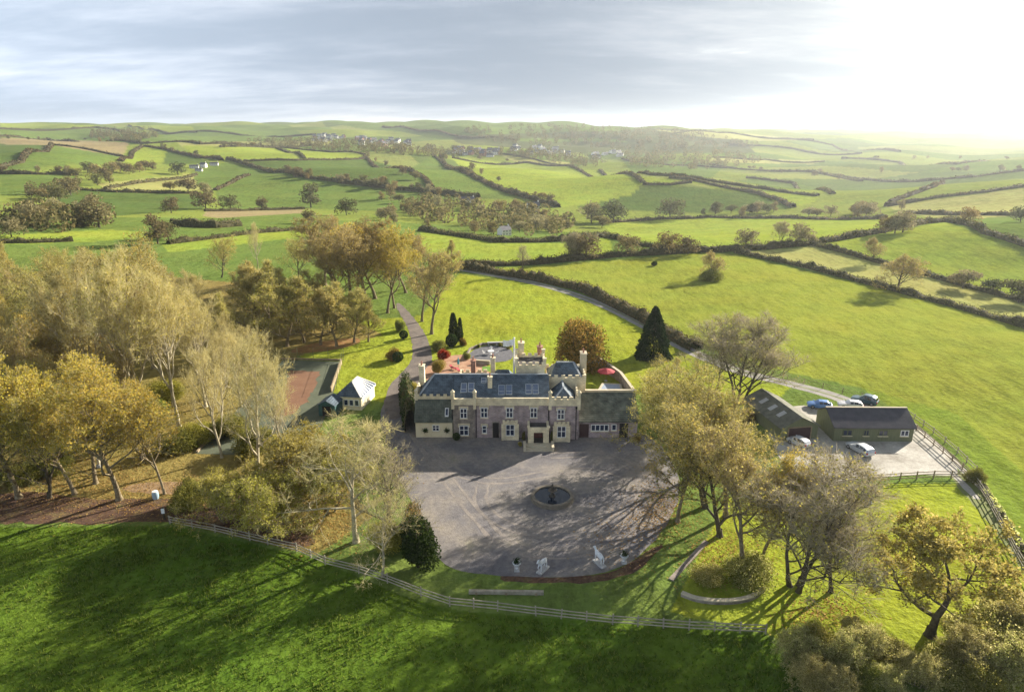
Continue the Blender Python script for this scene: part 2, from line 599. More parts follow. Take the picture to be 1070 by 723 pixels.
def build_terrain():
    az = np.concatenate([np.arange(-180, -48, 6.0), np.arange(-48, 48.01, .14), np.arange(54, 180, 6.0)])
    az = np.radians(az)
    dep = np.concatenate([np.arange(48, 14, -.14), np.arange(14, 2.6, -.07)])
    d1 = CAM_H / np.tan(np.radians(dep))
    d = np.concatenate([[2, 15, 30], d1, d1[-1] * 1.009 ** np.arange(1, 205)])
    A, D = np.meshgrid(az, d)
    X, Y = D * np.sin(A), D * np.cos(A)
    Z = terrain(X, Y)
    nr, na = X.shape
    V = np.stack([X, Y, Z], -1).reshape(-1, 3)
    V = np.concatenate([V, [[0, 0, 0]]])
    i = np.arange(nr - 1)[:, None] * na
    j = np.arange(na)[None, :]
    j2 = (j + 1) % na
    q = np.stack([i + j, i + na + j, i + na + j2, i + j2], -1).reshape(-1, 4)[:, ::-1]
    ctr = len(V) - 1
    tri = np.stack([np.full(na, ctr), (np.arange(na) + 1) % na, np.arange(na)], -1)
    me = bpy.data.meshes.new('terrain')
    me.vertices.add(len(V))
    me.vertices.foreach_set('co', V.astype(np.float32).reshape(-1))
    nl = len(q) * 4 + len(tri) * 3
    me.loops.add(nl)
    me.loops.foreach_set('vertex_index', np.concatenate([q.reshape(-1), tri.reshape(-1)]).astype(np.int32))
    me.polygons.add(len(q) + len(tri))
    ls = np.concatenate([np.arange(len(q)) * 4, len(q) * 4 + np.arange(len(tri)) * 3])
    me.polygons.foreach_set('loop_start', ls.astype(np.int32))
    me.polygons.foreach_set('use_smooth', np.ones(len(ls), bool))
    me.update(calc_edges=True)
    # orientation: make normals face up
    if me.polygons[1000].normal.z < 0:
        me.flip_normals()
    px, py, ok = project(V)
    col = np.empty((len(V), 4), np.float32)
    col[:, :3] = MID
    # unnamed far ground: patchwork of small fields
    cx = np.floor((V[:, 0] + .35 * V[:, 1]) / 260).astype(int)
    cy = np.floor((V[:, 1] - .2 * V[:, 0]) / 330).astype(int)
    hsh = (cx * 7349 + cy * 9151 + cx * cy * 37) % 6
    base = np.array([MID, (.14, .17, .036), (.09, .125, .032), (.155, .175, .05), MID, (.085, .115, .034)])[hsh]
    far = (np.hypot(V[:, 0], V[:, 1]) > 450)
    col[far, :3] = base[far]
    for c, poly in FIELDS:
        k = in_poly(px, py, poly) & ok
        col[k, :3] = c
    col[:, 3] = 1
    at = me.color_attributes.new('crop', 'FLOAT_COLOR', 'POINT')
    at.data.foreach_set('color', col.reshape(-1))
    me.materials.append(grass_material())
    tag(link('terrain', me), kind='structure')


build_terrain()

# ------------------------------------------------------------------ sheets laid on the ground
M['gravel'] = solid('gravel', [(.25, (.100, .096, .108)), (.45, (.160, .152, .160)), (.60, (.25, .225, .200)), (.75, (.20, .195, .125))], .13, .95, .6, 5, detail=9, grain=.22, gscale=1.6)
M['lane'] = solid('lane', [(.3, (.20, .19, .175)), (.7, (.33, .315, .29))], .5, .9, .3, 5, detail=8, grain=.15)
M['lane_verge'] = solid('lane_verge', [(.3, (.12, .17, .03)), (.7, (.2, .2, .08))], .8, .95)
M['concrete'] = solid('concrete', [(.28, (.22, .20, .17)), (.5, (.38, .36, .32)), (.72, (.50, .48, .44))], .25, .9, .3, 5, detail=9, grain=.15, gscale=2)
M['brick_paving'] = solid('brick_paving', [(.3, (.30, .15, .09)), (.6, (.42, .25, .16)), (.8, (.45, .33, .22))], .8, .9, .3, 5)
M['grey_paving'] = solid('grey_paving', [(.3, (.085, .085, .10)), (.7, (.15, .15, .165))], 1.2, .9, .2, 5)
M['dark_track'] = solid('dark_track', [(.3, (.10, .085, .08)), (.7, (.21, .175, .15))], .35, .95, .4, 5, detail=8, grain=.2, gscale=2)
M['soil'] = solid('soil', [(.3, (.055, .03, .02)), (.5, (.10, .055, .035)), (.62, (.14, .10, .045)), (.75, (.09, .10, .03))], .45, 1, .8, 4, detail=8, grain=.4, gscale=3)
M['path_earth'] = solid('path_earth', [(.3, (.20, .13, .07)), (.7, (.33, .23, .13))], .6, 1, .5, 4, grain=.3, gscale=3)
M['litter'] = solid('litter', [(.3, (.17, .09, .03)), (.5, (.27, .14, .045)), (.7, (.20, .18, .04))], .9, 1, .5, 4)
M['court_green'] = solid('court_green', [(.3, (.075, .09, .06)), (.7, (.12, .135, .09))], .3, .9, detail=7, grain=.15)
M['court_red'] = solid('court_red', [(.3, (.17, .085, .05)), (.7, (.22, .12, .07))], .4, .9, detail=7, grain=.15)


def refine(P, closed, step, jitter=0, seed=0):
    r = random.Random(seed)
    out = []
    n = len(P)
    for i in range(n if closed else n - 1):
        a, b = P[i], P[(i + 1) % n]
        k = max(1, int((Vector(b) - Vector(a)).length / step))
        for q in range(k):
            t = q / k
            e = jitter if 0 < q else jitter * .4
            out.append((a[0] + (b[0] - a[0]) * t + r.uniform(-e, e), a[1] + (b[1] - a[1]) * t + r.uniform(-e, e)))
    if not closed:
        out.append(tuple(P[-1]))
    return out


def smooth_line(P, k=2, closed=False):
    for _ in range(k):
        Q = []
        n = len(P)
        for i in range(n if closed else n - 1):
            a, b = P[i], P[(i + 1) % n]
            Q += [(a[0] * .75 + b[0] * .25, a[1] * .75 + b[1] * .25), (a[0] * .25 + b[0] * .75, a[1] * .25 + b[1] * .75)]
        P = Q if closed else [P[0]] + Q + [P[-1]]
    return P


def sheet(name, pix, mat, z, jit=.25, sm=2):
    g = [tuple(U(*p)[:2]) for p in pix]
    if sm:
        g = smooth_line(g, sm, True)
    g = refine(g, True, 1.2, jit, len(name))
    import mathutils
    tris = mathutils.geometry.tessellate_polygon([[Vector((x, y, 0)) for x, y in g]])
    me = bpy.data.meshes.new(name)
    me.from_pydata([(x, y, z) for x, y in g], [], [tuple(t) for t in tris])
    me.update()
    if me.polygons and me.polygons[0].normal.z < 0:
        me.flip_normals()
    me.materials.append(mat)
    return tag(link(name, me), kind='structure')


def ribbon(name, pix, width, mat, z, drape=False, jit=.12, off=0.0, world=None, sm=2):
    g = world or [tuple(U(*p)[:2]) for p in pix]
    g = refine(smooth_line(g, sm), False, 2.0)
    r = random.Random(len(name))
    v, f = [], []
    for i, (x, y) in enumerate(g):
        a = Vector(g[max(i - 1, 0)])
        b = Vector(g[min(i + 1, len(g) - 1)])
        t = (b - a).normalized()
        nx, ny = -t.y, t.x
        for s in (-1, 1):
            w = off + s * (width / 2 + r.uniform(-jit, jit))
            X, Y = x + nx * w, y + ny * w
            v.append((X, Y, z + (gz(X, Y) if drape else 0)))
        if i:
            k = 2 * i
            f.append((k - 2, k - 1, k + 1, k))
    me = bpy.data.meshes.new(name)
    me.from_pydata(v, [], f)
    me.update()
    if me.polygons[0].normal.z < 0:
        me.flip_normals()
    me.materials.append(mat)
    return tag(link(name, me), kind='structure')


sheet('woodland_path', [(120, 512), (150, 503), (190, 503), (230, 508), (300, 512), (300, 530), (230, 522), (190, 517), (150, 515)], M['path_earth'], .006, .4)
sheet('soil_bank', [(-60, 545), (-60, 520), (30, 512), (80, 520), (130, 522), (200, 520), (260, 535), (330, 560), (326, 575), (250, 556), (180, 543), (100, 548)], M['soil'], .010, .5)
sheet('leaf_litter', [(300, 366), (330, 358), (372, 352), (380, 358), (350, 366), (310, 370)], M['litter'], .008, .5)
sheet('tennis_court', [(296, 376), (357, 378), (350, 405), (336, 446), (262, 476), (205, 474)], M['court_green'], .012, 0, 0)
sheet('tennis_court_clay', [(303, 387), (334, 388), (329, 404), (321, 420), (308, 432), (286, 436)], M['court_red'], .018, .5, 0)
sheet('courtyard', [(395, 432), (408, 412), (424, 402), (436, 402), (446, 446), (470, 450), (600, 450), (660, 448), (690, 462), (708, 492), (712, 520), (690, 560), (652, 594), (600, 603), (530, 602), (475, 598), (452, 578), (440, 545), (428, 520), (412, 492), (404, 464)], M['gravel'], .014, .3)
sheet('driveway', [(400, 436), (404, 405), (425, 385), (432, 372), (430, 352), (422, 334), (412, 318), (418, 316), (436, 336), (446, 352), (452, 372), (452, 390), (432, 408), (420, 440)], M['dark_track'], .022, .2)
sheet('brick_terrace', [(440, 392), (452, 376), (478, 370), (500, 372), (512, 385), (510, 398), (445, 400)], M['brick_paving'], .030, .1)
sheet('farmyard', [(795, 430), (862, 420), (885, 438), (956, 440), (990, 478), (1008, 497), (960, 496), (900, 499), (860, 508), (838, 500), (812, 478)], M['concrete'], .016, .3)
sheet('earth_margin', [(520, 600), (600, 604), (652, 596), (690, 566), (694, 572), (656, 604), (600, 610), (525, 608)], M['soil'], .008, .5)
sheet('grass_strip', [(985, 492), (1020, 494), (1050, 540), (1085, 600), (1072, 604), (1030, 540)], M['lane_verge'], .004, .2)
LANE = [(478, 281), (500, 285), (530, 290), (560, 296), (600, 307), (640, 323), (680, 344), (720, 367), (770, 388), (830, 402), (880, 416), (915, 432)]
ribbon('lane', LANE, 3.6, M['lane'], .012, True)
M['gravel_worn'] = solid('gravel_worn', [(.3, (.17, .155, .15)), (.5, (.23, .205, .19)), (.7, (.29, .26, .235))], .5, .95, .4, 6, detail=8, grain=.2, gscale=3)
ARC = [(418, 420), (440, 462), (470, 492), (515, 505), (560, 497), (600, 490), (640, 496), (664, 520), (640, 552), (585, 562), (530, 552), (500, 528), (505, 506)]
for k_, (off_, w_) in enumerate(((-.8, .42), (.8, .42))):
    ribbon('tyre_track', ARC, w_, M['gravel_worn'], .019, False, .14, off_)
ARC2 = [(425, 440), (452, 480), (490, 530), (530, 574), (590, 582), (645, 566), (676, 530), (668, 490), (630, 474), (575, 476)]
for k_, (off_, w_) in enumerate(((-.8, .42), (.8, .42))):
    ribbon('tyre_track', ARC2, w_, M['gravel_worn'], .0235, False, .14, off_)
ribbon('lane_centre_grass', LANE, .5, M['lane_verge'], .018, True, .15)
TRACK = [(940, 436), (970, 462), (1000, 492), (1030, 522)]
ribbon('farm_track', TRACK, 1.0, M['concrete'], .020, False, .1, -1.0)
ribbon('farm_track_rut', TRACK, 1.0, M['concrete'], .020, False, .1, 1.0)
ribbon('far_track', [(700, 265), (740, 262), (775, 259), (815, 256), (849, 252), (900, 245)], 3.5, M['lane_verge'], .05, True)


# ------------------------------------------------------------------ trees
def rdir(r, d, ang, az=None):
    """direction tilted by ang from d"""
    a = d.orthogonal().normalized()
    b = d.cross(a)
    t = r.uniform(0, 2 * math.pi) if az is None else az
    return (d * math.cos(ang) + (a * math.cos(t) + b * math.sin(t)) * math.sin(ang)).normalized()


def strip(p, d, L, w, r):
    s = d.cross(Vector((r.gauss(0, 1), r.gauss(0, 1), r.gauss(0, 1))))
    s = s.normalized() * (w / 2) if s.length > 1e-6 else Vector((w / 2, 0, 0))
    e = p + d * L
    return [p - s, p + s, e + s * .35, e - s * .35]


def leafq(p, s, r):
    a = Vector((r.gauss(0, 1), r.gauss(0, 1), r.gauss(0, 1))).normalized()
    b = a.orthogonal().normalized()
    c = a.cross(b)
    t = r.uniform(0, 6.3)
    u = (b * math.cos(t) + c * math.sin(t)) * s * r.uniform(.6, 1.2)
    w = (-b * math.sin(t) + c * math.cos(t)) * s * r.uniform(.45, .85)
    return [p - u, p - w * .8, p + u, p + w]


PROTO = {}


def tree_proto(name, seed, H, bole, R, bark, twig, leaf, stems=1, limbs=9, ang=(28, 60), trop=.12, n2=6, n3=5, tw=8,
               twL=.9, twW=.035, leaves=0, leafS=.2, lean=0.05, fat=1.0, lowbias=1.0, flat=1.0, wig=.22):
    r = random.Random(seed)
    T = MB()
    Q, MI = [], []

    def grow(p, d, L, rad_, lev):
        n = (7, 5, 4, 3)[lev]
        pts, rs = [p.copy()], [rad_]
        dirs = [d.copy()]
        for i in range(n):
            w = wig * (.35 if lev == 0 else 1)
            d = (d + Vector((r.gauss(0, w), r.gauss(0, w), r.gauss(0, w) * .6 + trop * (1.3 if lev else .4)))).normalized()
            p = p + d * (L / n)
            pts.append(p.copy())
            dirs.append(d.copy())
            rs.append(max(rad_ * (1 - .8 * (i + 1) / n), .012))
        if lev < 3:
            T.tube(pts, rs, (9, 6, 4, 3)[lev], cap=False)
        else:
            T.tube(pts, rs, 3, cap=False)
        if lev >= 2:
            for k in range(tw if lev == 3 else tw // 2):
                t = r.uniform(.1, 1) * n
                i = min(int(t), n - 1)
                q = pts[i].lerp(pts[i + 1], t - i)
                for kk in range(2):
                    dd = rdir(r, dirs[i + 1], r.uniform(.25, 1.0))
                    dd = (dd + Vector((0, 0, trop * .8))).normalized()
                    LL = twL * r.uniform(.5, 1.3)
                    Q.append(strip(q, dd, LL, twW, r))
                    MI.append(0)
                    if r.random() < .6:
                        q2 = q + dd * LL * .5
                        Q.append(strip(q2, rdir(r, dd, .6), LL * .6, twW * .8, r))
                        MI.append(0)
                    nl = leaves
                    while nl > 0:
                        if r.random() < nl:
                            e = q + dd * LL * r.uniform(.2, 1.1) + Vector((r.gauss(0, .12), r.gauss(0, .12), r.gauss(0, .12)))
                            Q.append(leafq(e, leafS, r))
                            MI.append(1)
                        nl -= 1
            if lev == 3:
                return
        kids = (limbs, n2, n3)[lev]
        for k in range(kids):
            f = (k + r.uniform(.2, .8)) / kids
            lo = bole if lev == 0 else .25
            t = (lo + (1 - lo) * f ** lowbias)
            tt = t * n
            i = min(int(tt), n - 1)
            q = pts[i].lerp(pts[i + 1], tt - i)
            a = rad(r.uniform(*ang)) * (1.15 - .45 * f if lev == 0 else 1)
            azm = k * 2.4 + r.uniform(-.5, .5)
            dd = rdir(r, dirs[i + 1], a, azm)
            if lev == 0:
                g = (t - bole) / (1 - bole)
                LL = R * (1.05 - .55 * g) * r.uniform(.8, 1.2)
            else:
                LL = L * r.uniform(.42, .68) * (1.1 - .45 * f)
                dd = (dd + Vector((0, 0, .1))).normalized()
                dd.z *= flat
                dd.normalize()
            grow(q, dd, LL, max(rs[i] * (.64 if lev == 0 else .60), .02), lev + 1)
    for s in range(stems):
        if stems > 1:
            a = s * 6.283 / stems + r.uniform(-.4, .4)
            p = Vector((math.cos(a) * .5, math.sin(a) * .5, -.15))
            d = Vector((math.cos(a) * .22, math.sin(a) * .22, 1)).normalized()
        else:
            p = Vector((0, 0, -.15))
            d = Vector((r.gauss(0, lean), r.gauss(0, lean), 1)).normalized()
        hh = H * (1 if s == 0 else r.uniform(.8, .98))
        R_trunk = .019 * H * fat * (1 if stems == 1 else .7)
        # root flare
        T.tube([p - d * .1, p + d * .5, p + d * 1.2], [R_trunk * 1.7, R_trunk * 1.2, R_trunk], 9, cap=False)
        grow(p, d, hh * (.93 if trop >= 0 else .9), R_trunk, 0)
    zs = [q[2] for f_ in Q for q in f_]
    top = float(np.percentile(zs, 99.5)) if zs else H
    tm = T.mesh(name + '_trunk', M[bark], True)
    cm = quads_mesh(name + '_crown', [[tuple(c) for c in q] for q in Q], [M[twig], M[leaf or twig]], MI)
    PROTO[name] = (tm, cm, top)


def far_proto(name, seed, H, W, lobes, n, s, bark='dark_bark', leaf='far_leaf', trunk=.28):
    r = random.Random(seed)
    T = MB()
    T.tube([(0, 0, -.3), (.1, 0, H * .3), (0, .1, H * .75)], [H * .03, H * .022, H * .008], 5, cap=False)
    Q = []
    LB = []
    for k in range(lobes):
        a = k * 2.4
        rr = W / 2 * r.uniform(.25, .62)
        z = H * (trunk + (1 - trunk) * r.uniform(.16, .78))
        LB.append((Vector((math.cos(a) * rr, math.sin(a) * rr, z)), W * r.uniform(.18, .3), H * r.uniform(.13, .22)))
        T.tube([(0, 0, H * .25), tuple(LB[-1][0])], [H * .014, H * .005], 3, cap=False)
    LB.append((Vector((0, 0, H * .72)), W * .3, H * .26))
    for c, rw, rh in LB:
        for _ in range(n // len(LB)):
            v = Vector((r.gauss(0, 1), r.gauss(0, 1), r.gauss(0, 1))).normalized() * r.uniform(.55, 1.05)
            Q.append([tuple(q) for q in leafq(c + Vector((v.x * rw, v.y * rw, v.z * rh)), s, r)])
    top = max(q[2] for f in Q for q in f)
    PROTO[name] = (T.mesh(name + '_trunk', M[bark], True), quads_mesh(name + '_crown', Q, M[leaf]), top)


def bush_proto(name, seed, H, W, n, s, leaf, lobes=7, clip=False, bark='dark_bark'):
    """evergreen or leafy shrub that reaches the ground"""
    r = random.Random(seed)
    T = MB()
    for k in range(5):
        a = k * 1.3
        T.tube([(0, 0, -.1), (math.cos(a) * W * .18, math.sin(a) * W * .18, H * .5), (math.cos(a) * W * .25, math.sin(a) * W * .25, H * .8)], [H * .03, H * .018, H * .006], 5, cap=False)
    Q = []
    LB = [(Vector((0, 0, H * .5)), W * .5, H * .5)] if clip else []
    if not clip:
        for k in range(lobes):
            a = k * 2.4
            rr = W / 2 * r.uniform(.15, .62)
            LB.append((Vector((math.cos(a) * rr, math.sin(a) * rr, H * r.uniform(.25, .66))), W * r.uniform(.2, .3), H * r.uniform(.22, .34)))
        LB.append((Vector((0, 0, H * .55)), W * .33, H * .44))
    for c, rw, rh in LB:
        for _ in range(n // len(LB)):
            v = Vector((r.gauss(0, 1), r.gauss(0, 1), r.gauss(0, 1))).normalized() * (r.uniform(.88, 1.0) if clip else r.uniform(.5, 1.06) + abs(r.gauss(0, .10)))
            p = c + Vector((v.x * rw, v.y * rw, v.z * rh))
            p.z = max(p.z, .05)
            Q.append([tuple(q) for q in leafq(p, s, r)])
    top = max(q[2] for f in Q for q in f)
    PROTO[name] = (T.mesh(name + '_stem', M[bark], True), quads_mesh(name + '_leaves', Q, M[leaf]), top)


def cone_proto(name, seed, H, W, n, s, leaf, power=.75, fat=.0):
    r = random.Random(seed)
    T = MB()
    T.tube([(0, 0, -.2), (0, 0, H * .9)], [H * .02, H * .004], 6, cap=False)
    Q = []
    for _ in range(n):
        t = r.random() ** 1.5
        a = r.uniform(0, 6.283)
        prof = (1 - t) ** power * (1 - fat * (1 - t) ** 8)
        rr = W / 2 * prof * (1 + .10 * math.sin(a * 5 + t * 17) + .07 * math.sin(a * 9 - t * 31)) * r.uniform(.72, 1.03)
        p = Vector((math.cos(a) * rr, math.sin(a) * rr, .15 + t * H))
        out = Vector((math.cos(a), math.sin(a), .55 if fat else -.25)).normalized()
        Q.append([tuple(q) for q in strip(p - out * s * .5, rdir(r, out, r.uniform(0, .5)), s * 1.6, s * .9, r)])
    PROTO[name] = (T.mesh(name + '_trunk', M['dark_bark'], True), quads_mesh(name + '_crown', Q, M[leaf]), H)


tree_proto('beech', 3, 18, .26, 9.4, 'bark', 'twig_tan', 'leaf_gold', limbs=13, ang=(32, 66), leaves=1.4, leafS=.17, trop=.09, n2=7, n3=5, tw=6, twW=.03)
tree_proto('beech_brown', 4, 19, .24, 8.4, 'bark', 'twig_purple', 'leaf_brown', limbs=12, ang=(26, 58), leaves=.6, leafS=.18, trop=.12, n2=7, n3=5, tw=7, twW=.03)
tree_proto('autumn', 5, 16, .08, 8.6, 'dark_bark', 'twig_tan', 'leaf_olive', limbs=13, ang=(32, 68), leaves=1.0, leafS=.155, trop=.09, n2=7, n3=5, tw=6, twW=.028)
tree_proto('ash', 6, 20, .20, 9.4, 'pale_bark', 'twig_tan', 'leaf_yellow', limbs=11, ang=(22, 50), leaves=.14, leafS=.14, trop=.15, n2=6, n3=5, tw=6, twL=1.15, twW=.036)
tree_proto('pale_crown', 7, 22, .28, 10.4, 'pale_bark', 'twig_tan', 'leaf_olive', limbs=13, ang=(24, 56), leaves=.4, leafS=.16, trop=.14, n2=7, n3=5, tw=7, twL=1.2, twW=.038)
tree_proto('bare_multi', 8, 15, .10, 7.8, 'dark_bark', 'twig_grey', 'leaf_olive', stems=3, limbs=9, ang=(28, 62), leaves=.2, leafS=.14, trop=.08, n2=7, n3=5, tw=8, twL=1.0, twW=.032)
tree_proto('bare_single', 9, 15, .18, 7.8, 'dark_bark', 'twig_grey', 'leaf_olive', limbs=11, ang=(26, 62), leaves=.05, leafS=.14, trop=.12, n2=7, n3=5, tw=6, twL=.95, twW=.024, fat=1.1)
tree_proto('young', 10, 11, .1, 4.4, 'bark', 'twig_tan', 'leaf_olive', limbs=12, ang=(25, 52), leaves=.8, leafS=.15, trop=.14, n2=6, n3=4, tw=6, twL=.8, twW=.03)
tree_proto('oak', 12, 10, .22, 7.2, 'dark_bark', 'twig_tan', 'leaf_oak', limbs=7, ang=(46, 80), leaves=2.8, leafS=.15, trop=.06, n2=7, n3=6, tw=7, twL=.6, fat=2.1, flat=.65, wig=.36, lowbias=.8)
tree_proto('field_oak', 13, 10, .14, 7.2, 'dark_bark', 'twig_purple', 'leaf_oak', limbs=12, ang=(40, 80), leaves=.5, leafS=.2, trop=.10, n2=6, n3=6, tw=7, twL=.8, twW=.05, fat=1.5)
tree_proto('silver_bare', 14, 15, .26, 7.2, 'pale_bark', 'twig_tan', 'leaf_scrub', limbs=11, ang=(40, 84), leaves=.08, leafS=.13, trop=.04, n2=6, n3=5, tw=5, twL=1.0, twW=.030)
tree_proto('thicket_tree', 25, 7, .05, 5.0, 'bark', 'twig_tan', 'leaf_yellow', stems=3, limbs=9, ang=(30, 72), leaves=1.5, leafS=.13, trop=.08, n2=5, n3=4, tw=6, twL=.7, twW=.026)
tree_proto('scrub_tree', 26, 4, .03, 3.4, 'bark', 'twig_tan', 'leaf_scrub', stems=4, limbs=8, ang=(30, 78), leaves=1.6, leafS=.085, trop=.06, n2=5, n3=4, tw=6, twL=.55, twW=.022)
bush_proto('dome', 15, 9.5, 9, 16000, .2, 'leaf_rust', 9)
bush_proto('laurel', 16, 6, 5.5, 11000, .16, 'leaf_dark', 7)
bush_proto('green_shrub', 17, 4, 5, 15000, .10, 'leaf_green', 8)
bush_proto('yellow_shrub', 18, 5, 6, 15000, .12, 'leaf_yellow', 8)
bush_proto('bramble', 19, 2.6, 5, 16000, .075, 'leaf_scrub', 9)
bush_proto('red_maple', 20, 2.4, 3, 1800, .18, 'leaf_red', 6)
bush_proto('clipped', 21, 2, 2, 1600, .13, 'leaf_dark', clip=True)
bush_proto('rust_shrub', 22, 3, 3.5, 5000, .13, 'leaf_rust', 6)
cone_proto('conifer', 23, 11, 7.0, 9000, .3, 'leaf_conifer', .72)
cone_proto('cypress', 24, 6, 2.0, 3500, .2, 'leaf_dark', .45, .35)
for i, (h, w, lb, tr) in enumerate([(10, 12, 11, .06), (10, 11, 9, .04), (11, 9, 8, .1), (8, 12, 10, .0), (12, 11, 10, .12)]):
    far_proto('far%d' % i, 40 + i, h, w, lb, 1100, .46, trunk=tr)
tree_proto('far_bare', 60, 12, .25, 4.6, 'dark_bark', 'twig_purple', 'leaf_brown', limbs=9, ang=(28, 58), leaves=.15, leafS=.4, trop=.12, n2=5, n3=4, tw=6, twL=1.1, twW=.10)

DEFAULT_NAME = {'dome': 'copper_tree', 'laurel': 'laurel_bush', 'green_shrub': 'shrub', 'yellow_shrub': 'shrub', 'bramble': 'bramble_bush', 'red_maple': 'red_shrub',
                'clipped': 'clipped_shrub', 'rust_shrub': 'shrub', 'scrub_tree': 'scrub_bush', 'thicket_tree': 'thicket', 'conifer': 'conifer', 'cypress': 'cypress', 'oak': 'oak_tree', 'field_oak': 'oak_tree'}
BUSHY = {'scrub_tree', 'thicket_tree', 'laurel', 'green_shrub', 'yellow_shrub', 'bramble', 'red_maple', 'clipped', 'rust_shrub'}
RT = random.Random(77)


def plant(proto, p, h, label, group=None, ws=1.0, name=None, cat=None, rz=None):
    tm, cm, H0 = PROTO[proto]
    bushy = proto in BUSHY
    nm = name or DEFAULT_NAME.get(proto, 'tree')
    o = empty(nm, p, RT.uniform(0, 6.28) if rz is None else rz, label, cat or ('shrub' if bushy else 'tree'), group)
    s = h / H0
    o.scale = (s * ws * RT.uniform(.95, 1.05), s * ws * RT.uniform(.95, 1.05), s)
    link('stem' if bushy else 'trunk', tm, o)
    link('foliage' if bushy else 'crown', cm, o)
    return o


def tree(proto, px, py, top, label, group=None, ws=1.0, name=None, cat=None, rz=None, hmin=1.0):
    p = U(px, py)
    h = max(height_at(p, px, top), hmin)
    return plant(proto, p, h, label, group, ws, name, cat, rz)

# ------------------------------------------------------------------ hedges
M['hedge_core'] = solid('hedge_core', [(.3, (.035, .036, .014)), (.55, (.07, .062, .026)), (.75, (.12, .09, .04))], .9, 1, .6, 3)


def hedge(pix, w, h, label, group=None, cover='hedge_leaf', seed=0, dens=1.0, world=None):
    g = world or [tuple(U(*p)[:2]) for p in pix]
    dm = min(math.hypot(*p) for p in g)
    g = refine(g, False, max(1.0, dm / 160))
    r = random.Random(seed + int(abs(g[0][0]) * 13) % 991)
    G = np.array(g)
    Zg = terrain(G[:, 0], G[:, 1])
    v, f = [], []
    prof = [(-.55, -.15), (-.46, .55), (-.26, .9), (.05, 1.0), (.3, .86), (.47, .5), (.55, -.15)]
    k = len(prof)
    Q = []
    for i in range(len(g)):
        a, b = Vector(g[max(i - 1, 0)]), Vector(g[min(i + 1, len(g) - 1)])
        t = (b - a).normalized()
        n = Vector((-t.y, t.x))
        ph_ = G[i] / max(4.0, dm / 40)
        hh = h * r.uniform(.6, 1.2) * (1 + .2 * math.sin(ph_[0] * .7 + 2 * math.sin(ph_[1] * .6)) + .16 * math.sin(ph_[1] * 2.9 + ph_[0] * 1.3))
        for px_, pz in prof:
            e = w * px_ * r.uniform(.85, 1.15)
            v.append((g[i][0] + n.x * e, g[i][1] + n.y * e, Zg[i] + pz * hh * r.uniform(.9, 1.05)))
        if i:
            for q in range(k - 1):
                o = i * k + q
                f.append((o - k, o, o + 1, o - k + 1))
            d = math.hypot(*g[i])
            s = min(max(.26, d / 560), 1.9)
            L = math.hypot(g[i][0] - g[i - 1][0], g[i][1] - g[i - 1][1])
            cnt = L * (2 * h + w) / (s * s) * .9 * dens
            c = int(cnt) + (r.random() < cnt % 1)
            for _ in range(c):
                u = r.random()
                th = r.uniform(-.1, 1.1) * math.pi
                e = math.cos(th) * w * .58 * r.uniform(.8, 1.12)
                zz = max(math.sin(th), 0) * hh * r.uniform(.8, 1.16) + r.uniform(0, .35) * h
                P = Vector((g[i - 1][0] * (1 - u) + g[i][0] * u + n.x * e, g[i - 1][1] * (1 - u) + g[i][1] * u + n.y * e, Zg[i - 1] * (1 - u) + Zg[i] * u + zz * .93))
                Q.append([tuple(x) for x in leafq(P, s * .62, r)])
    v = np.array(v)
    core = np.array([[v[q] for q in ff] for ff in f])
    allq = np.concatenate([core, np.array(Q)]) if Q else core
    mi = [0] * len(core) + [1] * len(Q)
    org = Vector((G[:, 0].mean(), G[:, 1].mean(), Zg.mean()))
    me = quads_mesh('hedge', allq - np.array(org), [M['hedge_core'], M[cover]], mi)
    o = link('hedge', me)
    o.location = org
    return tag(o, label, 'hedge', group)


HW = 'hedges between the far fields'
hedge([(480, 280), (507, 284), (568, 294), (608, 303), (640, 318), (672, 334), (700, 351), (728, 366)], 3.4, 2.4, 'thick brown-green hedge along the field side of the curving drive', seed=1)
hedge([(480, 279), (558, 276), (642, 268), (700, 265), (743, 262)], 3.5, 2.2, 'long bushy hedge across the top of the big field, below the twin clump of trees', seed=2)
hedge([(769, 264), (849, 281), (928, 302), (1000, 321), (1085, 346), (1300, 405)], 2.6, 1.7, 'dark straight hedge with the lone spreading oak growing from it', seed=3)
hedge([(849, 256), (921, 275), (970, 288), (1001, 297), (1085, 319), (1300, 374)], 2.4, 1.6, 'dark hedge with round bushes, one narrow field beyond the oak hedge', seed=4)
hedge([(743, 263), (800, 260), (849, 255), (885, 249), (921, 243), (966, 234), (1000, 231)], 4, 2.2, 'broad hedge beside the sunlit farm track that climbs to the tree clump', seed=5)
hedge([(987, 231), (1030, 244), (1085, 262), (1280, 318)], 3, 2.0, 'hedge running downhill from the tree clump to the edge of the picture', seed=6)
hedge([(628, 248), (672, 257), (743, 264)], 3, 2.0, 'short hedge with oaks between the round dark trees and the farm track', seed=7)
hedge([(440, 241), (480, 247), (517, 253), (560, 253), (588, 252), (635, 247)], 4, 2.6, 'hedge below the white cottage at the foot of the wooded valley', seed=8)
hedge([(628, 233), (690, 229), (740, 227), (830, 228), (925, 229)], 4, 2.0, 'level hedge under the steep shaded hill', seed=9)
hedge([(460, 164), (486, 181), (533, 202), (560, 210), (583, 217)], 6, 4.0, 'thick hedge climbing between the shaded pasture and the big hill field', seed=10)
hedge([(473, 165.5), (552, 170), (596, 173.5), (656, 182), (672, 191)], 5, 3, 'hedge on the crest of the big hill field', seed=11)
hedge([(700, 186), (752, 195), (790, 202), (815, 210), (829, 217)], 5, 3, 'hedge curving down the shoulder of the steep shaded hill', seed=12)
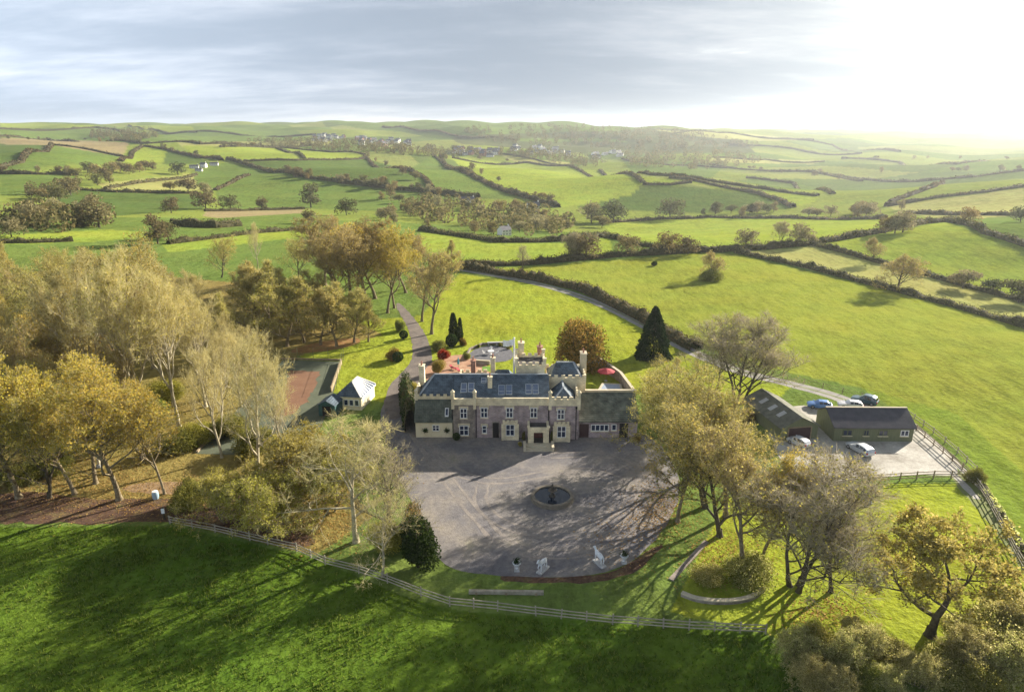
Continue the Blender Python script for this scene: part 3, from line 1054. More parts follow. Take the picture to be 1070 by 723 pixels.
hedge([(238, 167), (273, 177), (323, 186.5), (361, 191.5), (444, 201), (500, 207)], 6, 4, 'long wooded hedge slanting from the white farm to the valley trees', seed=13)
hedge([(381, 163), (422, 177), (444, 187), (452, 198)], 5, 3.5, 'hedge dropping from the village fields to the slanting wooded hedge', seed=14)
hedge([(452, 162), (480, 177), (500, 189)], 5, 3, 'short hedge beneath the middle of the village', seed=15)
hedge([(255, 169), (310, 168), (381, 166)], 5, 2.5, 'dark level hedge above the shaded pasture', seed=16)
hedge([(230, 154), (288, 155), (302, 160), (318, 166)], 5, 3, 'hedge bending round the corner of the bright hilltop field', seed=17)
hedge([(298, 155), (340, 158.5), (381, 162)], 5, 2.5, 'thin hedge between the bright hilltop field and the village woods', seed=18)
hedge([(151, 153), (175, 157), (202, 163), (232, 168)], 6, 4, 'dark hedge leading down to the white farm', seed=19)
hedge([(126, 169), (138, 160), (149, 153)], 6, 3, 'short rust coloured hedge beside a rounded green field', seed=20)
hedge([(-10, 178), (22, 170), (55, 152)], 6, 4, 'pale brown hedge climbing beside two green slopes', seed=21)
hedge([(57, 152), (95, 157), (128, 164)], 5, 2.5, 'low hedge along the lower edge of the brown field', seed=22)
hedge([(-10, 144), (50, 146), (139, 149), (210, 151), (330, 152)], 8, 4, 'dark level hedge along the top of the brown field', seed=23)
hedge([(-10, 182), (45, 182.5), (82, 183)], 6, 4, 'dark hedge with scattered trees at the lower edge of the sloping fields', seed=24)
hedge([(80, 198.5), (120, 201), (165, 202), (207, 202.5)], 4, 2.5, 'straight dark hedge above the shaded dip', seed=25)
hedge([(225, 199), (243, 191), (260, 183.5)], 4, 2.2, 'thin slanting hedge below the farm', seed=26)
hedge([(214, 221), (270, 220), (318, 218.5)], 3, 1.8, 'thin dark hedge above the tan stubble strip', seed=27)
hedge([(-10, 254), (30, 253.5), (76, 252)], 3, 1.8, 'low hedge behind the pale wood', seed=28)
hedge([(176, 255), (225, 249), (270, 243.5), (320, 240)], 3, 1.8, 'low hedge behind the pale crowned tree', seed=29)
hedge([(180, 236), (225, 238), (250, 236)], 5, 3.5, 'dark bushy hedge beside the big golden tree', seed=30)
hedge([(520, 161), (560, 167), (597, 173)], 5, 2, 'thin hedge in the narrow bright field below the village', seed=31)
hedge([(627, 178), (680, 183), (745, 190), (800, 198), (855, 205)], 5, 2.5, 'hedge along the far rim of the shaded hill', seed=32)
hedge([(672, 193), (700, 193.5), (722, 191)], 4, 3, 'short hedge in the saddle of the big hill', seed=33)
hedge([(925, 216), (977, 207), (1030, 201), (1085, 194), (1200, 184)], 5, 2.5, 'hedge rising over the hazy hill toward the sun', seed=34)
hedge([(949, 223), (1000, 225), (1085, 226), (1250, 230)], 4, 2.2, 'level hazy hedge behind the tree clump', seed=35)
hedge([(745, 165), (800, 167), (862, 169)], 6, 3, 'faint hedge across the hazy far slope', seed=36)
hedge([(740, 172), (790, 178), (850, 180), (900, 190)], 6, 3, 'faint hedge falling into the hazy valley', seed=37)
hedge([(650, 166), (700, 173), (760, 176)], 6, 3, 'hedge at the hazy end of the village', seed=38)
hedge([(-10, 135), (100, 134), (200, 138), (330, 141)], 10, 5, 'faint dark hedge line high on the far plateau', seed=39)
hedge([(135, 131), (160, 136), (205, 139)], 8, 4, 'faint bending hedge on the far plateau', seed=40)
hedge([(400, 133), (470, 141), (540, 147)], 9, 5, 'faint hedge crossing the dark wooded hillside', seed=41)
hedge([(700, 141), (760, 139), (850, 147)], 9, 5, 'faint hedge along the skyline pasture', seed=42)
hedge([(110, 198), (160, 190), (205, 183)], 4, 2.5, 'thin hedge through the pale slope', seed=43)
hedge([(850, 181), (905, 188), (960, 190), (1020, 185), (1085, 178)], 6, 3, 'faint hedge winding across the hazy valley under the sun', seed=44)
hedge([(880, 166), (940, 170), (1000, 172), (1085, 166)], 7, 3.5, 'faintest hedge on the far slope below the sun glow', seed=45)
hedge([(760, 151), (830, 156), (900, 161)], 7, 4, 'faint hedge across the hazy ridge beyond the village', seed=46)
hedge([(930, 212), (955, 203), (975, 196), (985, 190)], 5, 2.5, 'short hedge linking two hazy valley hedges', seed=47)
hedge([(780, 186), (830, 192), (870, 203)], 5, 3, 'short faint hedge above the curving shoulder hedge', seed=48)
hedge([(800, 145), (870, 152), (940, 159)], 8, 4, 'thin pale hedge along the skyline pasture under the glow', seed=49)
# near hedges
hedge([(1026, 508), (1042, 532), (1062, 565), (1085, 604), (1130, 680)], 1.0, .6, 'rough low growth outside the curving paddock fence', cover='leaf_scrub', seed=50, dens=1.3)
hedge([(424, 410), (426, 430), (430, 452)], 2.2, 3.6, 'dark tall hedge at the cream end of the mansion', cover='leaf_dark', seed=51)


# ------------------------------------------------------------------ trees
# front row among the drive and the paddock fence
tree('autumn', 718, 502, 394, 'olive and gold tree nearest the courtyard, standing before the end of the annex', ws=1.2)
tree('autumn', 752, 560, 420, 'gold leaved tree rising behind the ivy mound', ws=1.15)
tree('beech', 796, 584, 468, 'tan autumn tree with leaning trunk beside the ivy mound', ws=.95)
tree('autumn', 736, 530, 402, 'tall olive tree in the middle of the front clump', ws=1.3)
tree('beech_brown', 758, 540, 420, 'bronze tree filling the gap behind the tall olive one', ws=1.25)
tree('beech_brown', 708, 545, 440, 'lean bronze tree with bare top leaning over the courtyard edge', ws=1.15)
tree('beech_brown', 775, 596, 450, 'brown tree with slim dark trunk rising out of the ivy mound', ws=1.1)
tree('bare_multi', 832, 614, 482, 'bare grey tree with several dark trunks between the ivy mound and the paddock', ws=1.5)
tree('bare_single', 868, 618, 518, 'smaller bare grey tree standing close to the many trunked one', ws=1.15)
tree('autumn', 703, 478, 392, 'broad olive tree beside the far end of the annex', ws=1.55)
tree('oak', 972, 664, 549, 'chunky golden oak with thick crooked limbs in the corner of the paddock', ws=1.05, rz=1.0)
tree('bare_multi', 771, 421, 333, 'large bare round headed tree standing beside the lane', ws=1.45)
tree('bare_single', 748, 410, 348, 'slimmer bare tree just behind the round headed one', ws=1.4)
tree('young', 707, 394, 372, 'small bushy tree on the lawn between mansion and lane', ws=1.2)
tree('conifer', 682, 374, 321, 'dark pointed conifer on the lawn', ws=1.0)
tree('dome', 607, 386, 330, 'domed copper and green tree behind the mansion', ws=1.0)
# foreground on the shaded side
tree('silver_bare', 372, 566, 436, 'silvery bare tree with arching branches at the edge of the courtyard', ws=1.15)
tree('bare_single', 402, 570, 462, 'grey twiggy tree between the silvery one and the dark evergreen', ws=1.25)
tree('silver_bare', 400, 602, 520, 'low bare tree leaning over the paddock fence', ws=1.0)
tree('laurel', 437, 592, 532, 'dark rounded evergreen at the corner of the courtyard', ws=.85)
tree('rust_shrub', 431, 570, 523, 'tall rust brown shrub rising behind the dark evergreen', ws=.5)
tree('yellow_shrub', 405, 575, 541, 'yellow green shrub beside the dark evergreen')
tree('thicket_tree', 318, 520, 446, 'broad yellow green bush below the pale bare trees', ws=1.15)
tree('thicket_tree', 345, 535, 470, 'yellow green bush nearest the silvery bare tree', ws=1.1)
tree('thicket_tree', 235, 545, 490, 'large mixed green thicket at the fence end', ws=1.1)
tree('thicket_tree', 285, 555, 492, 'olive green thicket behind the fence rails', ws=1.2)
tree('green_shrub', 198, 530, 500, 'small green thicket nearest the soil bank', ws=1.0)
tree('ash', 270, 500, 352, 'tall pale bare tree leaning over the tennis court', ws=.9)
tree('ash', 300, 505, 372, 'pale bare tree with upright limbs next to the yellow green bush', ws=.85)
tree('ash', 232, 478, 362, 'slender pale bare tree at the tennis court corner', ws=.75)
tree('beech', 125, 522, 372, 'golden beech with thick leaning trunk above the soil bank', ws=1.15)
tree('beech', 78, 516, 380, 'golden beech with forked trunk above the soil bank', ws=.95)
tree('beech', 172, 516, 398, 'slim golden tree beside the blue bin', ws=.7)
tree('autumn', 52, 520, 398, 'olive tree squeezed between two golden beeches at the soil bank', ws=.95)
tree('beech', 100, 505, 378, 'golden beech standing just behind the front pair', ws=1.0)
tree('beech', 20, 520, 358, 'golden beech at the edge of the picture', ws=1.05)
tree('autumn', -30, 525, 400, 'olive beech partly outside the picture', ws=1.0)
tree('beech_brown', 62, 470, 340, 'russet tree behind the golden beeches', ws=.9)
tree('pale_crown', 150, 455, 262, 'great pale crowned tree, tallest of the wood', ws=.95)
tree('pale_crown', 188, 450, 285, 'pale crowned tree with straight trunk on the court side of the wood', ws=.9)
tree('pale_crown', 105, 440, 268, 'broad tan crowned tree deep in the wood', ws=.95)
tree('pale_crown', 215, 425, 305, 'pale crowned tree at the far corner of the tennis court', ws=.85)
tree('autumn', 128, 400, 250, 'green gold tree peeping over the pale crowns', ws=.8)
WG = 'trees massed in the pale wood'
for i, (x, b, t, pr) in enumerate([(40, 482, 370, 'autumn'), (0, 470, 355, 'autumn'), (98, 478, 372, 'autumn'), (150, 484, 392, 'autumn'), (60, 440, 322, 'beech_brown'), (130, 430, 296, 'beech_brown'), (35, 425, 330, 'autumn'), (85, 425, 310, 'beech'), (120, 460, 360, 'beech_brown'), (60, 400, 300, 'beech_brown'), (160, 385, 285, 'beech_brown'), (0, 385, 300, 'beech'), (172, 408, 280, 'pale_crown'), (208, 402, 300, 'ash'), (232, 440, 345, 'ash'), (252, 425, 345, 'ash'), (268, 405, 338, 'ash'), (112, 398, 288, 'pale_crown'), (20, 450, 338, 'pale_crown'), (178, 365, 272, 'pale_crown'), (142, 352, 262, 'pale_crown'), (205, 350, 282, 'pale_crown'), (240, 372, 308, 'young'), (120, 318, 256, 'autumn'), (160, 322, 258, 'pale_crown'), (15, 420, 318, 'pale_crown'), (55, 400, 300, 'autumn'), (-10, 395, 300, 'beech_brown'), (-35, 440, 330, 'pale_crown'), (80, 372, 275, 'autumn'), (30, 355, 280, 'beech_brown'),
                                   (-5, 345, 262, 'autumn'), (55, 335, 262, 'autumn'), (100, 345, 262, 'pale_crown'), (15, 318, 255, 'young'), (-30, 330, 262, 'autumn'), (75, 310, 258, 'autumn'), (200, 380, 300, 'pale_crown'), (235, 400, 330, 'ash')]):
    tree(pr, x, b, t, 'tree among the massed pale and olive crowns of the wood', WG, .95)
for i, (x, b, t, pr) in enumerate([(20, 340, 305, 'laurel'), (45, 365, 335, 'laurel'), (8, 372, 345, 'laurel'), (85, 330, 305, 'green_shrub'), (60, 420, 385, 'green_shrub'), (40, 318, 290, 'green_shrub'), (120, 330, 305, 'green_shrub'), (150, 440, 412, 'green_shrub'), (185, 470, 448, 'green_shrub'), (210, 462, 440, 'yellow_shrub'), (55, 492, 470, 'green_shrub'), (20, 505, 485, 'green_shrub'), (110, 452, 425, 'green_shrub'), (175, 420, 395, 'yellow_shrub'), (240, 455, 432, 'green_shrub'),  (270, 472, 445, 'green_shrub')]):
    tree(pr, x, b, t, 'undergrowth bush between the trunks of the wood', 'undergrowth bushes in the wood', 1.5)
# spinney of thin young trees
SG = 'young trees in the spinney'
for i, (x, b, t) in enumerate([(262, 350, 285), (280, 357, 288), (300, 362, 290), (318, 358, 298), (335, 360, 300), (352, 362, 302), (370, 358, 305), (385, 357, 315), (272, 335, 275), (292, 338, 278), (312, 340, 284), (332, 342, 288), (352, 345, 292), (368, 344, 300), (255, 325, 272), (280, 320, 270)]):
    tree('young', x, b, t, 'thin young olive tree in the spinney beside the avenue', SG, 1.35)
# avenue
AV = 'tall avenue trees'
tree('beech_brown', 451, 349, 262, 'bare brown avenue tree nearest the mansion', ws=1.15)
tree('beech_brown', 441, 336, 262, 'second bare brown avenue tree with a clear trunk on the lawn', ws=1.1)
tree('beech', 412, 322, 243, 'golden topped avenue tree with twin trunks', ws=.95)
tree('beech', 405, 327, 238, 'golden avenue tree in the middle of the row', ws=.95)
for x, b, t, pr in [(384, 326, 235, 'beech_brown'), (372, 318, 228, 'beech_brown'), (366, 310, 232, 'beech'), (350, 305, 226, 'beech_brown'), (392, 312, 234, 'beech'), (340, 298, 228, 'beech_brown'), (424, 306, 243, 'beech'), (436, 300, 248, 'beech_brown'), (360, 330, 248, 'beech_brown')]:
    tree(pr, x, b, t, 'tall russet tree in the crowded far end of the avenue', AV, 1.45)
tree('autumn', 232, 290, 246, 'green gold tree standing apart behind the spinney', ws=1.0)
tree('ash', 270, 282, 232, 'pale thin tree behind the spinney', ws=.7)
tree('autumn', 312, 290, 246, 'dark olive tree between the spinney and the avenue', ws=1.0)
tree('young', 472, 276, 250, 'small light tree at the top of the lawn', ws=1.2)
# garden shrubs
tree('cypress', 474, 357, 328, 'dark columnar cypress on the lawn edge')
tree('cypress', 481, 356, 333, 'smaller cypress beside the dark columnar one', ws=.8)
tree('clipped', 472, 362, 349, 'round clipped bush at the foot of the cypresses', name='clipped_shrub')
tree('rust_shrub', 484, 361, 352, 'small brown shrub beside the cypresses', ws=.8)
tree('clipped', 422, 354, 345, 'round clipped bush on the grass by the drive')
tree('green_shrub', 418, 346, 333, 'spreading shrub by the drive at the end of the avenue', ws=.8)
tree('rust_shrub', 412, 376, 362, 'rusty orange shrub on the side lawn')
tree('clipped', 416, 378, 367, 'dark clipped shrub in front of the rusty one')
tree('green_shrub', 459, 366, 354, 'broad green shrub beside the drive behind the red one', ws=1.2)
tree('red_maple', 463, 376, 364, 'bright red shrub on the brick terrace')
tree('yellow_shrub', 458, 390, 374, 'feathery yellow green shrub below the red one', ws=.9)
tree('green_shrub', 488, 375, 368, 'low green shrub on the brick terrace', ws=1.0)
tree('yellow_shrub', 432, 412, 398, 'bright yellow shrub at the mansion corner', ws=.8)
tree('green_shrub', 1018, 504, 488, 'bushy green shrub at the fence corner', ws=1.0)
tree('bramble', 780, 606, 584, 'ivy and bramble heap inside the curved stone edging', ws=1.5)
tree('bramble', 740, 608, 590, 'pale leaved bramble beside the stone edging', ws=1.2)
tree('rust_shrub', 786, 428, 412, 'dark brown shrub beside the wooden barn')
tree('rust_shrub', 780, 440, 425, 'brown shrub below the barn roof')
# thicket along the front ditch
BG = 'scrub along the front ditch'
for i, (x, b, t) in enumerate([(905, 690, 660), (935, 700, 676), (880, 700, 668), (855, 690, 655), (1010, 700, 662), (1040, 690, 648), (1065, 672, 628), (1032, 662, 634), (960, 716, 688), (990, 715, 688), (1055, 712, 672), (905, 722, 696), (870, 730, 702), (1082, 700, 655), (832, 692, 662), (850, 668, 648), (890, 668, 650), (1005, 672, 650), (925, 725, 700), (1020, 728, 695), (845, 716, 690)]):
    tree(('scrub_tree', 'bramble', 'scrub_tree', 'green_shrub')[i % 4], x, b, t - 2, 'tangled scrub bush in the ditch below the paddock', BG, (1.1, 1.1, 1.1, .85)[i % 4])
# trees of the middle distance
tree('field_oak', 938, 303, 266, 'lone spreading oak on the straight field hedge', ws=1.4, rz=.3)
tree('field_oak', 912, 273, 249, 'thin leaved tree on the hedge beyond the lone oak', ws=1.0)
tree('field_oak', 743, 291, 263, 'bare topped tree in the middle of the big field', ws=1.0)
tree('green_shrub', 742, 293, 280, 'dark bush at the foot of the bare topped field tree', ws=1.7)
tree('laurel', 684, 278, 272, 'small dark bush alone in the big field', ws=1.6)
tree('bare_single', 546, 286, 256, 'gaunt dark tree at the bend of the drive', ws=.95)
for x, b, t, pr, lb in [(779, 259, 240, 'far0', 'rounded tree alone beside the farm track'), (816, 253, 234, 'bare_multi', 'thin twin tree beside the farm track'), (836, 256, 235, 'far1', 'taller round tree beside the thin twin'), (846, 255, 245, 'far3', 'low bush beside the taller round tree'),
                        (868, 226, 215, 'far0', 'round tree in the hazy field corner'), (845, 227, 217, 'far3', 'broad low tree in the hazy field corner'), (908, 225, 211, 'far0', 'large hazy tree clump in the valley corner'), (893, 224, 214, 'far1', 'smaller hazy tree beside the large clump'),
                        (925, 244, 226, 'far1', 'dark tree in the clump on the climbing track'), (943, 243, 221, 'far0', 'broadest tree of the clump on the climbing track'), (935, 244, 224, 'far2', 'slim tree of the clump on the climbing track'), (1013, 234, 217, 'far1', 'single tree on the hazy level hedge'), (1066, 232, 216, 'far0', 'tree on the hazy hedge at the picture edge'),
                        (1006, 301, 283, 'far3', 'round bush on the hedge beyond the oak'), (1036, 306, 292, 'far3', 'pale bush on the hedge beyond the oak'), (1064, 316, 294, 'far3', 'dark bush on the hedge at the picture edge'),
                        (618, 233, 212, 'far1', 'dark round headed tree under the hill'), (641, 233, 210, 'far0', 'larger dark round headed tree under the hill'), (629, 238, 226, 'far3', 'low dark tree in front of the round headed pair'), (700, 229, 208, 'far0', 'isolated round tree under the steep shaded hill'),
                        (596, 271, 246, 'bare_multi', 'thin tree in the twin clump'), (612, 270, 245, 'far0', 'leafy tree in the twin clump'), (603, 271, 250, 'far2', 'slim tree in the twin clump'), (655, 266, 246, 'far0', 'round tree beside the twin clump'), (697, 265, 243, 'far0', 'spreading oak on the long bushy hedge'), (719, 266, 248, 'far1', 'dark oak beside the spreading one'),
                        (165, 255, 226, 'far4', 'big golden tree below the shaded dip'), (176, 250, 232, 'far1', 'second golden tree leaning on the big one'), (215, 219, 199, 'far0', 'broad brown tree on the field edge'), (241, 219, 204, 'far0', 'small brown tree on the pasture'), (274, 219, 206, 'far2', 'thin tree standing out on the open pasture'),
                        (325, 217, 193, 'far4', 'tall dark tree alone in the striped pasture'), (362, 225, 208, 'far0', 'round tree above the avenue'), (323, 234, 219, 'far2', 'small dark tree behind the avenue'), (179, 223, 207, 'far1', 'dark round tree in the shaded dip'), (197, 202, 187, 'far3', 'pale green tree below the farm'), (178, 200, 190, 'far3', 'dark bush below the farm'),
                        (215, 202, 191, 'far1', 'dark tree beside the pale green one'), (186, 183, 170, 'far0', 'purple brown tree beside the white farm'), (104, 238, 205, 'far4', 'cluster of tall pale poplars'), (88, 236, 212, 'far4', 'shorter pale poplars beside the tall cluster'), (35, 238, 212, 'far0', 'large olive tree below the fields'), (12, 248, 228, 'far0', 'low brown tree at the picture edge'), (62, 210, 194, 'far1', 'round tree in the hedge corner'), (74, 204, 187, 'far0', 'tan tree in the hedge corner'),
                        (44, 208, 197, 'far3', 'dark bushes in the hedge corner'), (58, 226, 208, 'far1', 'rusty tree above the poplars')]:
    tree(pr, x, b, b - (b - t) * 1.12, lb, None, 1.1)
CG = 'trees in the belt below the brown field'
for x, b, t in [(92, 181, 168), (100, 184, 170), (110, 188, 172), (118, 182, 168), (126, 180, 168), (135, 182, 170), (146, 180, 169), (152, 178, 167), (160, 178, 167), (102, 194, 180), (115, 192, 178), (40, 180, 172), (62, 182, 172), (70, 183, 174), (80, 184, 175)]:
    tree('far%d' % RT.randrange(5), x, b, t, 'small tree in the wooded belt below the brown field', CG)
VG = 'trees filling the valley round the cottages'
for _ in range(44):
    x = RT.uniform(392, 596)
    y = 206 + (x - 400) * .10 + RT.uniform(0, 30)
    if y > 246:
        y -= 12
    tree('far%d' % RT.randrange(5), x, y, y - RT.uniform(9, 16), 'rounded autumn tree in the valley wood round the cottages', VG)
HG = 'trees along the slanting wooded hedge'
for _ in range(24):
    x = RT.uniform(300, 460)
    y = 187 + (x - 325) * .125 + RT.uniform(-2, 2)
    tree('far%d' % RT.randrange(5), x, y, y - RT.uniform(7, 12), 'small tree standing in the slanting wooded hedge', HG)
LG = 'scattered hedge trees on the far fields'
for line, n in [([(381, 163), (452, 198)], 9), ([(460, 164), (583, 217)], 14), ([(0, 145), (150, 149)], 16), ([(151, 152), (230, 167)], 8), ([(0, 182), (80, 183)], 6), ([(473, 166), (600, 174)], 6), ([(690, 226), (820, 222)], 18), ([(740, 227), (920, 229)], 7), ([(870, 225), (960, 218)], 8), ([(230, 155), (330, 152)], 12), ([(850, 181), (1070, 179)], 14), ([(880, 166), (1070, 167)], 10), ([(740, 172), (900, 190)], 12)]:
    (x0, y0), (x1, y1) = line
    for _ in range(int(n * .62)):
        t = RT.random()
        y = y0 + (y1 - y0) * t + RT.uniform(-.8, .8)
        p = U(x0 + (x1 - x0) * t, y)
        plant('far%d' % RT.randrange(5), p, RT.uniform(6, 11), 'hedgerow tree scattered on the lines of the far fields', LG)


def wood(label, poly, n, hmin, hmax, seed):
    """a far-off wood that reads as one mass"""
    r = random.Random(seed)
    xs = [p[0] for p in poly]
    ys = [p[1] for p in poly]
    Q = []
    k = 0
    while k < n:
        x, y = r.uniform(min(xs), max(xs)), r.uniform(min(ys), max(ys))
        if not in_poly(np.array([x]), np.array([y]), poly)[0]:
            continue
        k += 1
        p = U(x, y)
        h = r.uniform(hmin, hmax)
        w = h * r.uniform(.7, 1.1)
        for _ in range(95):
            v = Vector((r.gauss(0, 1), r.gauss(0, 1), r.gauss(0, 1))).normalized()
            Q.append([tuple(q) for q in leafq(p + Vector((v.x * w * .5, v.y * w * .5, h * .5 + v.z * h * .5)), h * .11, r)])
    me = quads_mesh('distant_woodland', Q, M['wood_far'])
    tag(link('distant_woodland', me), label, 'woodland', kind='stuff')


M['wood_far'] = leafy('wood_far', [(0, (.08, .085, .032)), (.4, (.145, .135, .055)), (.75, (.22, .18, .08)), (1, (.29, .24, .11))], .4, .1)
wood('tangled copse on the valley floor below the cottages', [(430, 228), (470, 236), (520, 246), (560, 248), (600, 242), (590, 226), (540, 222), (480, 214), (430, 208), (405, 210)], 110, 5, 11, 7)
wood('dense belt of trees between the shaded pastures', [(0, 240), (30, 226), (90, 222), (120, 232), (110, 242), (60, 244)], 42, 5, 11, 8)
wood('scrubby copse in the hedge corner of the sloping fields', [(20, 205), (60, 190), (95, 186), (90, 200), (50, 212)], 34, 4, 9, 9)
wood('woods wrapping the far village', [(250, 147), (330, 146), (400, 150), (470, 157), (560, 158), (640, 168), (620, 176), (520, 162), (450, 164), (380, 160), (300, 155)], 420, 7, 12, 1)
wood('dark woods on the far hillside', [(470, 135), (560, 131), (700, 136), (760, 143), (800, 155), (680, 160), (600, 154), (520, 150)], 380, 9, 14, 2)
wood('belt of trees on the far plateau', [(95, 137), (160, 135), (165, 144), (140, 149), (95, 144)], 120, 8, 13, 3)
wood('hazy woods in the sunlit valley', [(650, 160), (760, 160), (800, 170), (740, 178), (660, 174)], 160, 8, 12, 4)

# ------------------------------------------------------------------ far houses
M['white_wall'] = solid('white_wall', [(.70, .68, .64)], 2)
M['grey_roof'] = solid('grey_roof', [(.13, .13, .15)], 1)
M['brick_wall_red'] = solid('brick_wall_red', [(.34, .18, .13)], 2)


def house_mesh(name, L, W, h, rf, wall, chim=True):
    b = MB()
    b.box(-L / 2, L / 2, -W / 2, W / 2, -1.5, h, 0)
    b.face([(-L / 2, -W / 2, h), (-L / 2, W / 2, h), (-L / 2, 0, h + rf)][::-1], 0)
    b.face([(L / 2, -W / 2, h), (L / 2, W / 2, h), (L / 2, 0, h + rf)], 0)
    e = .35
    for s in (-1, 1):
        P = [(-L / 2 - e, s * (W / 2 + e), h - e * rf / W * 2 + .06), (L / 2 + e, s * (W / 2 + e), h - e * rf / W * 2 + .06), (L / 2 + e, 0, h + rf + .06), (-L / 2 - e, 0, h + rf + .06)]
        b.face(P if s < 0 else P[::-1], 1)
    if chim:
        b.box(L / 2 - 1.2, L / 2 - .3, -.45, .45, h + rf * .6, h + rf + 1.1, 0)
    for k in range(max(2, int(L / 3.2))):
        x = -L / 2 + (k + .5) * L / max(2, int(L / 3.2))
        for z in ((1.0, 3.4) if h > 4 else (1.0,)):
            for s in (-1, 1):
                y = s * (W / 2 + .02)
                P = [(x - .5, y, z), (x + .5, y, z), (x + .5, y, z + 1.1), (x - .5, y, z + 1.1)]
                b.face(P if s < 0 else P[::-1], 2)
    return b.mesh(name, [M[wall], M['grey_roof'], M['dark_pane']])


M['dark_pane'] = solid('dark_pane', [(.02, .025, .03)], 2, .15, spec=.6)
HM = [house_mesh('cottage', 10, 7, 5, 3, 'white_wall'), house_mesh('bungalow', 13, 7, 3, 2.4, 'white_wall'), house_mesh('brick_house', 9, 7, 5, 3.2, 'brick_wall_red')]


def far_house(px, py, k, label, group=None, rz=None, s=1.0):
    o = link('village_house' if group else 'cottage', HM[k])
    p = U(px, py)
    o.location = p
    o.scale = (s, s, s)
    o.rotation_euler.z = RT.uniform(-1.2, 1.2) if rz is None else rz
    return tag(o, label, 'house', group)


for i in range(46):
    x = RT.uniform(328, 430)
    y = 144.5 + (x - 328) * .07 + RT.uniform(-3, 4)
    far_house(x, y, RT.choice((0, 0, 1, 2)), 'small white house of the main far village', 'houses of the far village', s=1.25)
for i in range(26):
    x = RT.uniform(470, 520)
    y = 157 + (x - 470) * .05 + RT.uniform(-1, 5)
    far_house(x, y, RT.choice((0, 1, 2, 2)), 'red and white house at the near end of the village', 'houses at the near end of the village', s=1.2)
for i in range(30):
    x = RT.uniform(535, 650)
    y = 155 + (x - 535) * .06 + RT.uniform(-2, 5)
    far_house(x, y, RT.choice((0, 1, 1)), 'pale house of the hazy valley village', 'houses of the hazy valley village', s=1.2)
far_house(203, 176, 1, 'white farmhouse among barns on the slope', rz=.3, s=.85)
far_house(213, 175, 0, 'white farm cottage beside the farmhouse', rz=-.2, s=.8)
far_house(224, 173, 1, 'long pale farm building nearest the hedge', rz=.2, s=.8)
far_house(208, 179, 1, 'low farm shed in front of the farmhouse', rz=.1, s=.65)
far_house(527, 246, 0, 'white gabled cottage among the valley trees', rz=.7, s=.62)
far_house(488, 212, 1, 'long white house at the top of the valley wood', rz=0, s=1.0)
far_house(557, 221, 0, 'white house at the end of the valley wood', rz=.2, s=1.0)
far_house(516, 160, 1, 'large pale barn at the village edge', rz=.1, s=2.0)

# ------------------------------------------------------------------ building materials
def masonry(name, c1, c2, mortar, sx=.5, sy=.22, bump=.4, var=.35):
    m, nt, ns, L = new_mat(name)
    out = N(nt, 'ShaderNodeOutputMaterial')
    b = N(nt, 'ShaderNodeBsdfPrincipled', Roughness=.9)
    b.inputs['Specular IOR Level'].default_value = .2
    tc = N(nt, 'ShaderNodeTexCoord')
    sp = N(nt, 'ShaderNodeSeparateXYZ')
    L.new(tc.outputs['Object'], sp.inputs[0])
    ad = N(nt, 'ShaderNodeMath', operation='ADD')
    L.new(sp.outputs[0], ad.inputs[0])
    L.new(sp.outputs[1], ad.inputs[1])
    cb = N(nt, 'ShaderNodeCombineXYZ')
    L.new(ad.outputs[0], cb.inputs[0])
    L.new(sp.outputs[2], cb.inputs[1])
    br = N(nt, 'ShaderNodeTexBrick')
    br.inputs['Scale'].default_value = 1
    br.inputs['Brick Width'].default_value = sx
    br.inputs['Row Height'].default_value = sy
    br.inputs['Mortar Size'].default_value = .018
    br.inputs['Color1'].default_value = (*c1, 1)
    br.inputs['Color2'].default_value = (*c2, 1)
    br.inputs['Mortar'].default_value = (*mortar, 1)
    L.new(cb.outputs[0], br.inputs[0])
    nz = N(nt, 'ShaderNodeTexNoise', Scale=.9, Detail=6)
    L.new(tc.outputs['Object'], nz.inputs['Vector'])
    mr = N(nt, 'ShaderNodeMapRange')
    mr.inputs['From Min'].default_value = .3
    mr.inputs['From Max'].default_value = .7
    mr.inputs['To Min'].default_value = 1 - var
    mr.inputs['To Max'].default_value = 1 + var
    L.new(nz.outputs[0], mr.inputs[0])
    hs = N(nt, 'ShaderNodeHueSaturation')
    L.new(br.outputs[0], hs.inputs['Color'])
    L.new(mr.outputs[0], hs.inputs['Value'])
    L.new(hs.outputs[0], b.inputs['Base Color'])
    bp = N(nt, 'ShaderNodeBump', Strength=bump, Distance=.03)
    L.new(br.outputs['Fac'], bp.inputs['Height'])
    bp.invert = True
    L.new(bp.outputs[0], b.inputs['Normal'])
    L.new(b.outputs[0], out.inputs[0])
    return m


M['purple_stone'] = masonry('purple_stone', (.40, .31, .31), (.27, .215, .232), (.46, .40, .38))
M['grey_stone'] = masonry('grey_stone', (.27, .23, .20), (.17, .145, .135), (.32, .28, .24))
M['cream'] = solid('cream_render', [(.3, (.66, .57, .38)), (.55, (.78, .70, .50)), (.75, (.72, .64, .45))], .9, .9, .15, 6)
M['cream_stone'] = masonry('cream_stone', (.76, .67, .47), (.66, .575, .40), (.54, .47, .34), .6, .28, .2, .22)
M['slate'] = masonry('slate', (.115, .155, .195), (.08, .108, .14), (.045, .055, .07), .3, .2, .35, .4)
M['mossy_slate'] = masonry('mossy_slate', (.14, .15, .12), (.095, .11, .095), (.05, .06, .05), .3, .2, .35, .45)
M['lead'] = solid('lead', [(.34, .38, .42)], 2, .5)
M['white_paint'] = solid('white_paint', [(.78, .78, .77)], 2, .5)
M['window_glass'] = solid('window_glass', [(.3, (.012, .02, .05)), (.7, (.03, .045, .09))], .8, .06, spec=.8)
M['roof_glass'] = solid('roof_glass', [(.10, .14, .22)], 1.5, .05, spec=1.0)
